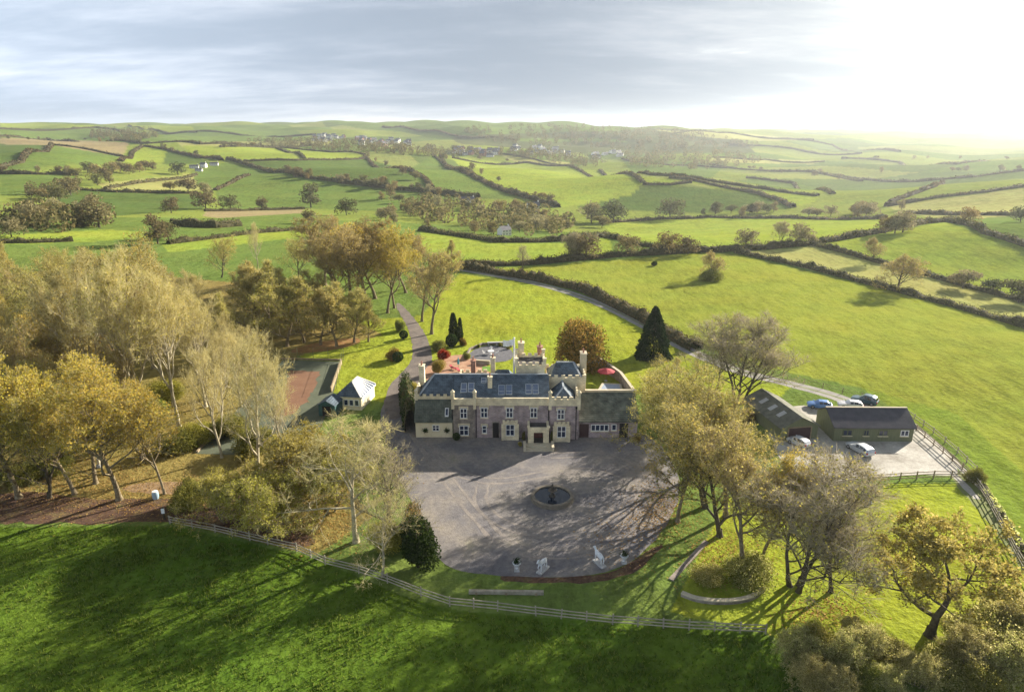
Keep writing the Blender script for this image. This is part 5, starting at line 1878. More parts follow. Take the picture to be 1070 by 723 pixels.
bt = empty('stone_bench', (*g(519, 360.5), 0), .1, 'long pale bench along the back of the grey terrace', 'bench')
b = MB()
b.box(-2.2, 2.2, -.35, .35, .6, .75)
b.build('seat', M['statue_grey'], bt)
for x in (-1.9, 0, 1.9):
    b = MB()
    b.box(x - .15, x + .15, -.3, .3, 0, .599)
    b.build('leg', M['statue_grey'], bt)
for x, y, lb in [(500, 363.5, 'dark low shrub on the terrace rim, near the brick paving'), (523, 362, 'dark low shrub on the terrace rim, behind the table'), (531, 365, 'dark low shrub on the terrace rim, near the flagpole')]:
    plant('green_shrub', U(x, y), 1.0, lb, None, .8)
sheet('little_lawn', [(504, 388), (512, 388), (512, 383), (504, 383)], solid('lawn_patch', [(.12, .24, .025)], 2), .045, 0, 0)
kt = empty('garden_umbrella', (*g(479, 384), 0), 0, 'folded teal umbrella on the brick terrace', 'umbrella')
b = MB()
b.tube([(0, 0, 0), (0, 0, 2.4)], [.03, .03], 6)
b.build('pole', M['timber'], kt)
b = MB()
b.tube([(0, 0, .8), (0, 0, 1.4), (0, 0, 2.35)], [.26, .2, .04], 8)
b.build('canopy', M['teal_cloth'], kt)
for x, y, lb in ((474, 386, 'red garden lounger on the brick terrace beside the umbrella'), (481, 389, 'red garden lounger on the brick terrace close to the mansion')):
    o = empty('garden_lounger', (*g(x, y), .03), 1.0, lb, 'lounger', 'red loungers on the brick terrace')
    b = MB()
    b.box(-.35, .35, -.9, .4, .3, .4)
    b.build('seat', M['red_cloth'], o)
    b = MB()
    b.hexa([(-.35, .4, .3), (.35, .4, .3), (.35, .5, .35), (-.35, .5, .35), (-.35, .85, .85), (.35, .85, .85), (.35, .92, .82), (-.35, .92, .82)])
    b.build('backrest', M['red_cloth'], o)
    for sx in (-.3, .3):
        for sy in (-.8, .3):
            b = MB()
            b.box(sx - .03, sx + .03, sy - .03, sy + .03, 0, .299)
            b.build('leg', M['timber'], o)

# ------------------------------------------------------------------ summerhouse, shed
sh = empty('summerhouse', (*g(372, 421), 0), rad(-9), 'cream summerhouse with blue glass hip and white glazing bars', 'summerhouse')
w2, d0, d1, hw = 2.35, -3.2, 3.6, 2.5
b = MB()
b.box(-w2, w2, d0, d1, 0, hw)
sw = b.build('wall', M['cream'], sh)
b = MB()
b.face([(-w2 - .2, d0 - .2, hw), (w2 + .2, d0 - .2, hw), (0, d0 + 2.4, hw + 2.0)])
b.face([(-w2 - .2, d1 + .2, hw), (-w2 - .2, d0 - .2, hw), (0, d0 + 2.4, hw + 2.0), (0, d1 - 2.0, hw + 2.0)])
b.build('roof', M['blue_slate'] if 'blue_slate' in M else M['slate'], sh)
b = MB()
b.face([(w2 + .2, d0 - .2, hw), (w2 + .2, d1 + .2, hw), (0, d1 - 2.0, hw + 2.0), (0, d0 + 2.4, hw + 2.0)])
gl = b.build('glass_roof', M['roof_glass'], sh)
b = MB()
for k in range(8):
    t = k / 7
    y = d0 - .2 + (d1 - d0 + .4) * t
    yt = d0 + 2.4 + (d1 - 2.0 - d0 - 2.4) * t
    b.bar((w2 + .2, y, hw + .05), (0, yt, hw + 2.06), .42, .1)
b.bar((0, d0 + 2.3, hw + 2.07), (0, d1 - 1.9, hw + 2.07), .3, .12)
b.build('glazing_bars', M['white_paint'], gl)
b = MB()
b.face([(w2 + .2, d1 + .2, hw), (-w2 - .2, d1 + .2, hw), (0, d1 - 2.0, hw + 2.0)])
b.build('glass_gable', M['window_glass'], sh)
b = MB()
b.box(w2 + .02, w2 + .3, d0 - .1, d1 + .1, hw - .25, hw - .01)
b.build('gutter', M['white_paint'], sh)
for x in (-1.5, -.5, .5, 1.5):
    window(sh, x, .8, .85, 1.2, d0, 1, 1)
sd = empty('garden_shed', (*g(346, 431), 0), rad(-8), 'dark teal shed beside the summerhouse', 'shed')
b = MB()
b.box(-1.5, 1.5, -1.7, 1.7, 0, 2.1)
for s in (-1, 1):
    b.face([(-1.5, s * 1.7, 2.1), (1.5, s * 1.7, 2.1), (0, s * 1.7, 2.9)][::-s])
M['teal_boards'] = solid('teal_boards', [(.04, .10, .10)], 2, .7)
b.build('wall', M['teal_boards'], sd)
b = MB()
for s in (-1, 1):
    P = [(s * 1.7, -1.9, 2.05), (s * 1.7, 1.9, 2.05), (0, 1.9, 2.97), (0, -1.9, 2.97)]
    b.face(P if s > 0 else P[::-1])
b.build('roof', M['slate'], sd)
b = MB()
b.box(-.8, .8, -1.78, -1.69, .05, 1.9)
b.build('door', M['dark_opening'], sd)
wall_run('brick_wall', 'straight tan boarded wall along the tennis court', [g(357, 379), g(352, 393), g(346, 410)], 1.0, .25, M['timber'], False)
wall_run('court_kerb', 'low brown kerb along the far side of the tennis court', [g(294, 375.5), g(357, 377)], .4, .2, M['timber'], False, 'kerb')
wall_run('court_kerb', 'low tan kerb along the woodland side of the tennis court', [g(206, 473), g(236, 438)], .3, .3, M['timber'], False, 'kerb')


def post_run(name, label, cat, line, hgt, step, nr, rail_z, pw, mat, group=None, th=.05, rh=.11):
    """fence: every post its own part, each rail another"""
    P = refine(line, False, step)
    o = empty(name, (P[0][0], P[0][1], 0), 0, label, cat, group)
    ox, oy = P[0][0], P[0][1]
    r = random.Random(len(P))
    b = MB()
    b.box(-pw / 2, pw / 2, -pw / 2, pw / 2, -.2, hgt)
    pm = b.mesh('post', mat)
    for i, (x, y) in enumerate(P[:100]):
        q = link('post', pm, o)
        q.location = (x - ox, y - oy, r.uniform(-.05, .04))
        q.rotation_euler = (r.gauss(0, .03), r.gauss(0, .03), r.uniform(-.2, .2))
    for z in rail_z:
        b = MB()
        for i in range(len(P) - 1):
            e0, e1 = r.uniform(-.03, .03), r.uniform(-.03, .03)
            a, c = Vector((P[i][0] - ox, P[i][1] - oy)), Vector((P[i + 1][0] - ox, P[i + 1][1] - oy))
            d = (c - a).normalized()
            n = Vector((-d.y, d.x)) * (pw / 2 + th / 2 + .004)
            b.bar((a.x - n.x, a.y - n.y, z + e0), (c.x - n.x, c.y - n.y, z + e1), th, rh)
        b.build('rail', mat, o)
    return o


FL = [g(x, y) for x, y in [(178, 547), (225, 556), (280, 569), (310, 576), (340, 590), (375, 599), (405, 609), (440, 623), (470, 633), (520, 638), (560, 643), (640, 652), (720, 658), (800, 662)]]
post_run('rail_fence', 'long pale post and rail fence round the shaded front field', 'fence', FL, 1.25, 2.4, 3, (.35, .72, 1.1), .13, M['grey_timber'])
FB = [g(x, y) for x, y in [(866, 509), (900, 505), (940, 502), (975, 500), (1012, 500)]]
post_run('rail_fence', 'brown rail fence between the farmyard and the bright paddock', 'fence', FB, 1.35, 2.2, 3, (.4, .8, 1.2), .13, M['timber'])
FC = [g(x, y) for x, y in [(1016, 501), (1030, 522), (1048, 555), (1062, 582), (1085, 622)]]
post_run('rail_fence', 'weathered rail fence curving down the outer side of the paddock', 'fence', FC, 1.35, 2.2, 3, (.4, .8, 1.2), .14, M['grey_timber'])
FD = [g(x, y) for x, y in [(957, 450), (985, 474), (1005, 491), (1014, 499)]]
post_run('rail_fence', 'short fence beside the twin rutted farm track', 'fence', FD, 1.2, 2.4, 3, (.4, .8, 1.1), .12, M['timber'])
FE = [g(x, y) for x, y in [(945, 432), (975, 453), (1000, 474), (1020, 494)]]
post_run('rail_fence', 'field fence on the outer side of the rutted farm track', 'fence', FE, 1.2, 2.6, 2, (.5, 1.0), .12, M['grey_timber'])
FG = [g(x, y) for x, y in [(790, 388), (840, 401), (880, 411), (900, 416)]]
post_run('wire_fence', 'thin wire fence between the lane and the big field', 'fence', FG, 1.1, 3.0, 2, (.5, 1.0), .10, M['timber'], th=.02, rh=.03)
TF = [g(x, y) for x, y in [(296, 374.5), (359, 376.5), (352, 406)]]
post_run('court_fence', 'tall thin mesh fence posts round the tennis court', 'fence', TF, 2.8, 3.0, 2, (1.4, 2.75), .07, M['green_boards'], th=.02, rh=.03)

# gate at the end of the yard fence, low timber beam on the lawn, curved stone edging
lb = empty('timber_beam', (*g(538, 621), 0), 0, 'long low timber beam lying on the shaded lawn strip', 'beam')
A, B_ = Vector(g(490, 620)), Vector(g(568, 621))
b = MB()
o2 = Vector(lb.location[:2])
b.bar((*(A - o2), .25), (*(B_ - o2), .25), .35, .4)
b.build('log', M['grey_timber'], lb)
for t in (.1, .5, .9):
    c = A.lerp(B_, t) - o2
    b = MB()
    b.box(c.x - .12, c.x + .12, c.y - .22, c.y + .22, -.05, .3)
    b.build('foot', M['timber'], lb)
wall_run('stone_edging', 'curved dry stone edging round the ivy mound', smooth_line([g(x, y) for x, y in [(712, 622), (730, 629), (760, 631), (785, 627), (798, 617)]], 2), .36, .4, M['grey_stone'])
wall_run('stone_edging', 'pale stone kerb slanting up the lawn beside the mound', [g(701, 606), g(718, 588), g(738, 566)], .12, .6, M['grey_stone'], False)

# ------------------------------------------------------------------ barns
def barn_front(o, mats):
    pass


ba = empty('open_barn', (46.5, 101.0, 0), rad(9.0), 'gabled farm barn with a dark door and patchy roof', 'barn')
L_, Wd, he, hr = 12.5, 6.4, 2.3, 3.9
b = MB()
b.box(-Wd / 2, Wd / 2, 0, L_, 0, he)
b.face([(-Wd / 2, 0, he), (Wd / 2, 0, he), (0, 0, hr)])
b.face([(Wd / 2, L_, he), (-Wd / 2, L_, he), (0, L_, hr)])
b.build('wall', M['green_boards'], ba)
for s in (-1, 1):
    b = MB()
    e = .35
    sl = (hr - he) / (Wd / 2)
    P = [(s * (Wd / 2 + e), -e, he - e * sl + .05), (s * (Wd / 2 + e), L_ + e, he - e * sl + .05), (0, L_ + e, hr + .05), (0, -e, hr + .05)]
    P2 = [(x, y, z + .12) for x, y, z in P]
    if s < 0:
        P, P2 = P[::-1], P2[::-1]
    b.hexa(P + P2)
    rf = b.build('roof', M['asbestos'], ba)
    if s < 0:
        for k in (3.2, 6.0, 9.0):
            m_ = MB()

            def Q_(t, y, n):
                x = -(Wd / 2) * (1 - t)
                return (x, y, he + (hr - he) * t + .17 + n)
            m_.hexa([Q_(.3, k + .5, -.05), Q_(.3, k - .5, -.05), Q_(.72, k - .5, -.05), Q_(.72, k + .5, -.05), Q_(.3, k + .5, .03), Q_(.3, k - .5, .03), Q_(.72, k - .5, .03), Q_(.72, k + .5, .03)])
            m_.build('rooflight', M['statue_grey'], rf)
b = MB()
b.box(-1.9, 1.9, -.06, .04, .03, 2.15)
b.build('barn_door', M['garage_door'], ba)
b = MB()
b.box(-2.1, -1.9, -.1, .04, 0, 2.3)
b.box(1.9, 2.1, -.1, .04, 0, 2.3)
b.box(-1.9, 1.9, -.1, .04, 2.151, 2.32)
b.build('door_frame', M['timber'], ba)

bb = empty('long_barn', (58.2, 100.4, 0), rad(-1.2), 'long green boarded barn with a dark felt roof and four windows', 'barn')
L_, Wd, he, hr = 12.6, 7.0, 2.5, 4.3
b = MB()
b.box(-L_ / 2, L_ / 2, 0, Wd, 0, he)
b.face([(-L_ / 2, Wd, he), (-L_ / 2, 0, he), (-L_ / 2, Wd / 2, hr)])
b.face([(L_ / 2, 0, he), (L_ / 2, Wd, he), (L_ / 2, Wd / 2, hr)])
b.build('wall', M['green_boards'], bb)
for s in (0, 1):
    y0 = -.35 if s == 0 else Wd + .35
    z0 = he - .35 * (hr - he) / (Wd / 2) + .05
    P = [(-L_ / 2 - .3, y0, z0), (L_ / 2 + .3, y0, z0), (L_ / 2 + .3, Wd / 2, hr + .05), (-L_ / 2 - .3, Wd / 2, hr + .05)]
    if s:
        P = P[::-1]
    b = MB()
    b.hexa(P + [(x, y, z + .12) for x, y, z in P])
    b.build('roof', M['dark_felt'] if s == 0 else M['asbestos'], bb)
b = MB()
b.bar((-L_ / 2 - .3, Wd / 2, hr + .2), (L_ / 2 + .3, Wd / 2, hr + .2), .35, .1)  # pale strip stands in for the sunlit top of the far slope
b.build('lit_ridge_strip', M['coping'], bb)
for x, w in ((-4.2, 1.5), (-1.2, .9), (1.5, 1.5), (4.9, 1.3)):
    window(bb, x, 1.0, w, 1.0, 0, 2, 1, M['green_boards'] if x < 4 else M['white_paint'])
sg = empty('white_van_box', (*g(799, 437), 0), 0, 'pale tarpaulin covered trailer in the shade beside the barn', 'trailer')
sg.name = 'trailer'
b = MB()
b.box(-1.6, 1.6, -.8, .8, .45, 1.3)
b.build('body', M['white_cloth'], sg)
for y in (-.85, .85):
    b = MB()
    b.tube([(0, y - .08, .32), (0, y + .08, .32)], [.32, .32], 14)
    b.build('wheel', M['pipe'], sg)


# ------------------------------------------------------------------ cars
def paint(name, c):
    m, nt, ns, L = new_mat(name)
    out = N(nt, 'ShaderNodeOutputMaterial')
    p = N(nt, 'ShaderNodeBsdfPrincipled', Roughness=.35, Metallic=.3)
    nz = N(nt, 'ShaderNodeTexNoise', Scale=2.0)
    tc = N(nt, 'ShaderNodeTexCoord')
    L.new(tc.outputs['Object'], nz.inputs['Vector'])
    L.new(ramp(nt, nz.outputs[0], [(.3, tuple(x * .85 for x in c)), (.7, c)]), p.inputs['Base Color'])
    p.inputs['Coat Weight'].default_value = .6
    L.new(p.outputs[0], out.inputs[0])
    return m


M['tyre'] = solid('tyre', [(.018, .018, .018)], 3, .9)
M['rim'] = solid('rim', [(.45, .45, .47)], 3, .35, metal=.8)
M['car_glass'] = solid('car_glass', [(.015, .02, .025)], 3, .05, spec=.9)
M['red_lamp'] = solid('red_lamp', [(.4, .02, .02)], 3, .3)
M['clear_lamp'] = solid('clear_lamp', [(.75, .75, .75)], 3, .2)


def car(label, px, py, heading, colour, L=4.4, Wd=1.8, Ht=1.5, estate=True):
    """heading: world angle of the nose. Built along +x."""
    o = empty('parked_car', (*g(px, py), .02), heading, label, 'car')
    w = Wd / 2
    # stations: x, half width, sill z, shoulder z, roof half width, roof z
    bk = -L / 2
    S = [(bk, .80 * w, .45, .80, .74 * w, .86), (bk + .12, .94 * w, .30, .92, .80 * w, .98),
         (bk + .35, w, .24, .97, .76 * w, Ht * (.86 if estate else .74)), (bk + .9, w, .22, .97, .74 * w, Ht * .97), (bk + 1.7, w, .22, .95, .74 * w, Ht),
         (bk + 2.3, w, .22, .94, .74 * w, Ht * .985), (bk + 3.15 * L / 4.4, w, .22, .93, .80 * w, .99), (bk + 3.8 * L / 4.4, .98 * w, .24, .86, .78 * w, .90), (L / 2 - .12, .90 * w, .30, .72, .70 * w, .76), (L / 2, .76 * w, .40, .62, .60 * w, .66)]
    b = MB()
    rings = []
    for x, hw_, zs, zb, rw_, zr in S:
        rings.append([(x, -hw_ * .9, zs), (x, -hw_, zs + .18), (x, -hw_ * .985, zb), (x, -rw_, zr - .04), (x, -rw_ * .8, zr), (x, rw_ * .8, zr), (x, rw_, zr - .04), (x, hw_ * .985, zb), (x, hw_, zs + .18), (x, hw_ * .9, zs)])
    k = len(rings[0])
    for rg in rings:
        b.v += rg
    for i in range(len(rings) - 1):
        for q in range(k):
            q2 = (q + 1) % k
            b.f.append((i * k + q, (i + 1) * k + q, (i + 1) * k + q2, i * k + q2))
            b.m.append(0)
    b.f.append(tuple(range(k)))
    b.m.append(0)
    b.f.append(tuple(reversed(range((len(rings) - 1) * k, len(rings) * k))))
    b.m.append(0)
    body = b.build('body', paint('car_paint', colour), o, False)

    def pt(i, q, e=.012):
        x, y, z = rings[i][q]
        return Vector((x, y, z))

    def patch(name, quads, mat, off):
        m_ = MB()
        for qd in quads:
            P = [Vector(p) for p in qd]
            c = sum(P, Vector()) / 4
            n = (P[1] - P[0]).cross(P[2] - P[0]).normalized()
            if n.dot(c - Vector((0, 0, .8))) < 0:
                n = -n
            P = [c + (p - c) * .90 + n * off for p in P]
            m_.face(P)
        return m_.build(name, mat, o)
    for a, q in ((2, 1), (6, 1)):
        pass
    patch('windscreen', [[pt(6, 3), pt(6, 6), pt(5, 6), pt(5, 3)]], M['car_glass'], .015)
    patch('rear_window', [[pt(1, 3), pt(1, 6), pt(2, 6), pt(2, 3)]] if estate else [[pt(1, 3), pt(1, 6), pt(3, 6), pt(3, 3)]], M['car_glass'], .02)
    for q0, q1 in ((2, 3), (7, 6)):
        for i0, i1 in ((2, 3), (3, 4), (4, 5)):
            patch('side_window', [[pt(i0, q0), pt(i1, q0), pt(i1, q1), pt(i0, q1)]], M['car_glass'], .012)
        patch('side_window', [[pt(5, q0), pt(6, q0), (pt(6, q1) + pt(5, q1)) / 2, pt(5, q1)]], M['car_glass'], .012)
    for s in (-1, 1):
        m_ = MB()
        m_.box(L / 2 - .16, L / 2 - .02, s * .62 * w - .16, s * .62 * w + .16, .56, .68)
        m_.build('headlight', M['clear_lamp'], o)
        m_ = MB()
        m_.box(bk - .01, bk + .12, s * .80 * w - .11, s * .80 * w + .11, .66, .92)
        m_.build('tail_light', M['red_lamp'], o)
        m_ = MB()
        m_.box(bk + 2.95, bk + 3.12, s * (w + .1) - .1, s * (w + .1) + .1, .92, 1.06)
        m_.build('mirror', body.data.materials[0], o)
        for x in (bk + .85, L / 2 - .85):
            m_ = MB()
            y = s * (w - .10)
            m_.tube([(x, y - .11, .32), (x, y + .11, .32)], [.32, .32], 18)
            wh = m_.build('wheel', M['tyre'], o)
            m_ = MB()
            m_.tube([(x, y + s * .10, .32), (x, y + s * .125, .32)], [.21, .2], 14)
            m_.build('rim', M['rim'], wh)
    return o


car('silver estate car parked in front of the long barn', 898, 472, rad(106), (.62, .66, .70), 4.6, 1.85, 1.5)
car('small pale hatchback parked at the open barn door', 834, 465, rad(120), (.72, .74, .78), 3.7, 1.68, 1.45)
car('dark teal off-road car behind the long barn', 903, 421, rad(140), (.05, .11, .15), 4.5, 1.9, 1.75)
car('bright blue car between the two barns', 856, 426, rad(165), (.08, .22, .55), 4.2, 1.75, 1.45, False)
car('white car half hidden by the ridge of the long barn', 888, 426, rad(165), (.78, .78, .80), 4.2, 1.75, 1.45)

# ------------------------------------------------------------------ fountain
fo = empty('fountain', (*g(577, 521), .014), 0, 'round stone fountain with a two tiered bowl in the middle of the courtyard', 'fountain')
b = MB()
b.lathe([(2.95, -.05), (2.95, .10), (2.75, .15), (2.70, .42), (2.85, .47), (2.85, .58), (2.45, .58), (2.45, .15)], 0, 0, 0, 40)
b.build('basin', M['fountain_stone'], fo, False)
b = MB()
b.lathe([(0, .40), (2.455, .40)], 0, 0, 0, 40)
b.build('water', M['water'], fo)
b = MB()
b.lathe([(.5, .1), (.45, .5), (.25, .65), (.18, 1.0), (.24, 1.1)], 0, 0, 0, 16)
pd = b.build('pedestal', M['fountain_dark'], fo, True)
b = MB()
b.lathe([(.22, 1.08), (.42, 1.15), (.62, 1.28), (.64, 1.33), (.55, 1.31), (.2, 1.2)], 0, 0, 0, 24)
b.build('bowl', M['fountain_dark'], fo, True)
b = MB()
b.lathe([(.14, 1.2), (.10, 1.6), (.13, 1.68), (.32, 1.8), (.34, 1.85), (.1, 1.82), (.08, 2.0), (.13, 2.1), (.02, 2.35)], 0, 0, 0, 16)
b.build('finial', M['fountain_dark'], fo, True)


# ------------------------------------------------------------------ statues and urns
def skin(name, verts, edges, mat, parent, sub=2):
    me = bpy.data.meshes.new(name)
    me.from_pydata([v[:3] for v in verts], edges, [])
    me.materials.append(mat)
    o = link(name, me, parent)
    md = o.modifiers.new('skin', 'SKIN')
    md.use_smooth_shade = True
    for i, v in enumerate(verts):
        sv = me.skin_vertices[0].data[i]
        sv.radius = (v[3], v[3])
        sv.use_root = (i == 0)
    s = o.modifiers.new('sub', 'SUBSURF')
    s.levels = s.render_levels = sub
    return o


def horse(px, py, rz, label, s=1.0):
    o = empty('horse_statue', (*g(px, py), .02), rz, label, 'statue')
    o.scale = (s, s, s)
    V = [(0, 0, 1.25, .30), (.55, 0, 1.28, .30), (-.5, 0, 1.3, .29), (.80, 0, 1.5, .20), (.98, 0, 1.78, .14), (1.14, 0, 1.9, .13), (1.46, 0, 1.66, .08),
         (.6, .17, .95, .13), (.66, .18, .55, .07), (.62, .18, .08, .06), (.6, -.17, .95, .13), (.85, -.18, .72, .07), (.78, -.18, .38, .055),
         (-.58, .17, .95, .17), (-.72, .18, .55, .08), (-.62, .18, .08, .06), (-.58, -.17, .95, .17), (-.74, -.18, .55, .08), (-.66, -.18, .08, .06),
         (-.82, 0, 1.35, .07), (-1.02, 0, 1.0, .07), (-1.02, 0, .65, .03), (1.08, .07, 2.07, .03), (1.08, -.07, 2.07, .03)]
    E_ = [(0, 1), (0, 2), (1, 3), (3, 4), (4, 5), (5, 6), (1, 7), (7, 8), (8, 9), (1, 10), (10, 11), (11, 12), (2, 13), (13, 14), (14, 15), (2, 16), (16, 17), (17, 18), (2, 19), (19, 20), (20, 21), (5, 22), (5, 23)]
    skin('body', [(x, y, z + .18, r) for x, y, z, r in V], E_, M['statue_white'], o)
    m_ = MB()
    for k in range(6):
        t = k / 5
        x, z = .66 + .36 * t, 1.66 + .45 * t
        m_.hexa([(x - .16, -.035, z - .12), (x, -.035, z - .1), (x, .035, z - .1), (x - .16, .035, z - .12), (x - .14, -.03, z + .12), (x + .02, -.03, z + .14), (x + .02, .03, z + .14), (x - .14, .03, z + .12)])
    m_.build('mane', M['statue_white'], o)
    m_ = MB()
    m_.box(-1.15, 1.0, -.42, .42, 0, .2)
    m_.build('plinth', M['statue_grey'], o)
    return o


horse(567, 596, rad(-125), 'white horse statue standing on the gravel edge nearest the fountain', .85)
horse(626, 589, rad(120), 'white horse statue on the gravel edge near the long tree shadows', .85)


def urn(px, py, label, group, grow=True):
    o = empty('garden_urn', (*g(px, py), .01), 0, label, 'urn', group)
    b = MB()
    b.box(-.3, .3, -.3, .3, 0, .3)
    b.build('plinth', M['statue_grey'], o)
    b = MB()
    b.lathe([(.16, .3), (.12, .45), (.3, .65), (.42, .95), (.5, 1.0), (.5, 1.05), (.36, 1.02)], 0, 0, 0, 18)
    b.build('bowl', M['statue_white'], o, True)
    if grow:
        r = random.Random(px)
        link('foliage', quads_mesh('urn_foliage', [[tuple(q) for q in leafq(Vector((r.gauss(0, .2), r.gauss(0, .2), 1.1 + abs(r.gauss(0, .18)))), .1, r)] for _ in range(160)], M['leaf_dark']), o)


UG = 'pale urns along the courtyard edge'
urn(540, 596, 'pale urn beside the horse nearest the fountain', UG)
urn(652, 588, 'pale urn in the long tree shadows', UG)

sp = empty('sheep', (*g(908, 526), 0), rad(165), 'white sheep lying on the bright paddock grass', 'sheep')
skin('body', [(0, 0, .32, .28), (.35, 0, .34, .26), (-.35, 0, .32, .25), (.58, 0, .5, .13), (.78, 0, .5, .09), (.2, .2, .12, .09), (.2, -.2, .12, .09), (-.3, .2, .1, .09), (-.3, -.2, .1, .09)], [(0, 1), (0, 2), (1, 3), (3, 4), (1, 5), (1, 6), (2, 7), (2, 8)], M['statue_white'], sp)
bi = empty('water_butt', (*g(163, 521), 0), 0, 'pale blue water butt standing by the slim golden tree', 'bin')
b = MB()
b.lathe([(.34, 0), (.42, .3), (.44, .7), (.4, 1.05), (.34, 1.1)], 0, 0, 0, 18)
b.build('body', M['blue_plastic'], bi, True)
b = MB()
b.lathe([(.38, 1.1), (.38, 1.16), (.05, 1.2), (.0, 1.2)], 0, 0, 0, 18)
b.build('lid', M['white_paint'], bi)
sp = empty('stone_figure', (*g(104, 488), 0), 0, 'small pale garden statue between the golden beeches', 'statue')
b = MB()
b.box(-.3, .3, -.3, .3, 0, .5)
b.build('plinth', M['statue_grey'], sp)
b = MB()
b.lathe([(.24, .5), (.27, .8), (.2, 1.15), (.25, 1.4), (.09, 1.58), (.15, 1.7), (.12, 1.85), (.02, 1.93)], 0, 0, 0, 14)
b.build('body', M['coping'], sp, True)
sn = empty('gate_sign', (*g(172, 543), 0), .2, 'dark gate post with a small white notice at the fence end', 'sign')
b = MB()
b.box(-.1, .1, -.1, .1, 0, 1.9)
b.build('post', M['dark_bark'], sn)
b = MB()
b.box(-.2, .2, -.14, -.101, 1.0, 1.7)
b.build('board', M['white_paint'], sn)

# ------------------------------------------------------------------ rough grass of the front field
def rough_grass():
    r = random.Random(5)
    area = [(-60, 556), (180, 552), (330, 587), (420, 626), (480, 642), (800, 666), (840, 723), (1130, 760), (1150, 800), (-150, 800)]
    fringe = in_poly
    pts_ = []
    n = 15000
    xs = np.random.default_rng(3).uniform(-62, 52, n * 2)
    ys = np.random.default_rng(4).uniform(42, 84, n * 2)
    px, py, ok = project(np.stack([xs, ys, np.zeros_like(xs)], 1))
    k = in_poly(px, py, area) & ok
    Q = []
    for x, y in zip(xs[k], ys[k]):
        dens = .5 + .5 * math.sin(x * .31 + 2 * math.sin(y * .23)) * math.sin(y * .37 + 1.3 * math.sin(x * .17))
        if r.random() > .25 + .75 * dens:
            continue
        hgt = r.uniform(.12, .34) * (1.2 if dens > .6 else .8)
        for _ in range(5):
            d = Vector((r.gauss(0, .45), r.gauss(0, .45), 1)).normalized()
            Q.append([tuple(q) for q in strip(Vector((x + r.gauss(0, .2), y + r.gauss(0, .2), 0)), d, hgt, r.uniform(.06, .14), r)])
    me = quads_mesh('rough_grass', Q, M['grass_blade'])
    tag(link('rough_grass', me), 'rough tussocky grass of the shaded front field', 'grass', kind='stuff')


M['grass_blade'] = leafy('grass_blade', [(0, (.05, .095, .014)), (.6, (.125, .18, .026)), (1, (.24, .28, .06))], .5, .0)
rough_grass()


def fallen_leaves():
    r = random.Random(9)
    Q = []
    for (cx, cy, rx, ry, n) in [(690, 530, 40, 34, 2600), (760, 580, 60, 40, 2600), (660, 560, 60, 40, 900), (80, 505, 130, 40, 6000), (200, 520, 120, 30, 3000), (340, 545, 60, 40, 2500), (390, 480, 40, 60, 1200), (300, 360, 90, 16, 1500), (860, 640, 60, 30, 1500), (150, 440, 130, 40, 2500)]:
        for _ in range(n):
            px, py = cx + r.gauss(0, .45) * rx, cy + r.gauss(0, .45) * ry
            rr = ray(px, py)
            if rr[2] > -.2:
                continue
            k = -CAM_H / rr[2]
            q = leafq(Vector((0, 0, 0)), r.uniform(.08, .17), r)
            Q.append([(rr[0] * k + v.x, rr[1] * k + v.y, .06 + v.z * .25) for v in q])
    tag(link('fallen_leaves', quads_mesh('fallen_leaves', Q, M['leaf_fallen'])), 'fallen autumn leaves scattered under the trees', 'leaves', kind='stuff')


M['leaf_fallen'] = leafy('leaf_fallen', [(0, (.16, .085, .03)), (.5, (.34, .20, .06)), (1, (.50, .34, .12))], .2, .0)
fallen_leaves()

# ------------------------------------------------------------------ sky, sun, air, camera
SDIR = Vector((math.sin(SUN_AZ) * math.cos(SUN_EL), math.cos(SUN_AZ) * math.cos(SUN_EL), math.sin(SUN_EL)))
w = bpy.data.worlds.new('World')
SC.world = w
w.use_nodes = True
nt = w.node_tree
nt.nodes.clear()
L = nt.links
out = N(nt, 'ShaderNodeOutputWorld')
bg = N(nt, 'ShaderNodeBackground', Strength=SKY_STRENGTH)
L.new(bg.outputs[0], out.inputs[0])
sky = N(nt, 'ShaderNodeTexSky')
sky.sky_type = 'NISHITA'
sky.sun_disc = False
sky.sun_elevation = SUN_EL
sky.sun_rotation = SUN_AZ
sky.altitude = 100
sky.dust_density = 1.0
tc = N(nt, 'ShaderNodeTexCoord')
sp_ = N(nt, 'ShaderNodeSeparateXYZ')
L.new(tc.outputs['Generated'], sp_.inputs[0])


def mth(op, a, b=None, c=None, clamp=False):
    n = N(nt, 'ShaderNodeMath', operation=op)
    n.use_clamp = clamp
    for i, q in enumerate((a, b, c)):
        if q is None:
            continue
        if isinstance(q, (int, float)):
            n.inputs[i].default_value = q
        else:
            L.new(q, n.inputs[i])
    return n.outputs[0]


zc = mth('MAXIMUM', sp_.outputs[2], 0.0)
den = mth('ADD', zc, .14)
cu = mth('DIVIDE', sp_.outputs[0], den)
cv = mth('DIVIDE', sp_.outputs[1], den)
cb = N(nt, 'ShaderNodeCombineXYZ')
L.new(cu, cb.inputs[0])
L.new(cv, cb.inputs[1])
mp = N(nt, 'ShaderNodeMapping')
mp.inputs['Location'].default_value = (CLOUD_SHIFT, .7, 0)
mp.inputs['Rotation'].default_value = (0, 0, rad(12))
mp.inputs['Scale'].default_value = (.50, 1.0, 1)
L.new(cb.outputs[0], mp.inputs[0])
n1 = N(nt, 'ShaderNodeTexNoise', Scale=1.5, Detail=9, Roughness=.62)
n1.inputs['Distortion'].default_value = .15
L.new(mp.outputs[0], n1.inputs['Vector'])
n2 = N(nt, 'ShaderNodeTexNoise', Scale=.55, Detail=4, Roughness=.5)
L.new(mp.outputs[0], n2.inputs['Vector'])
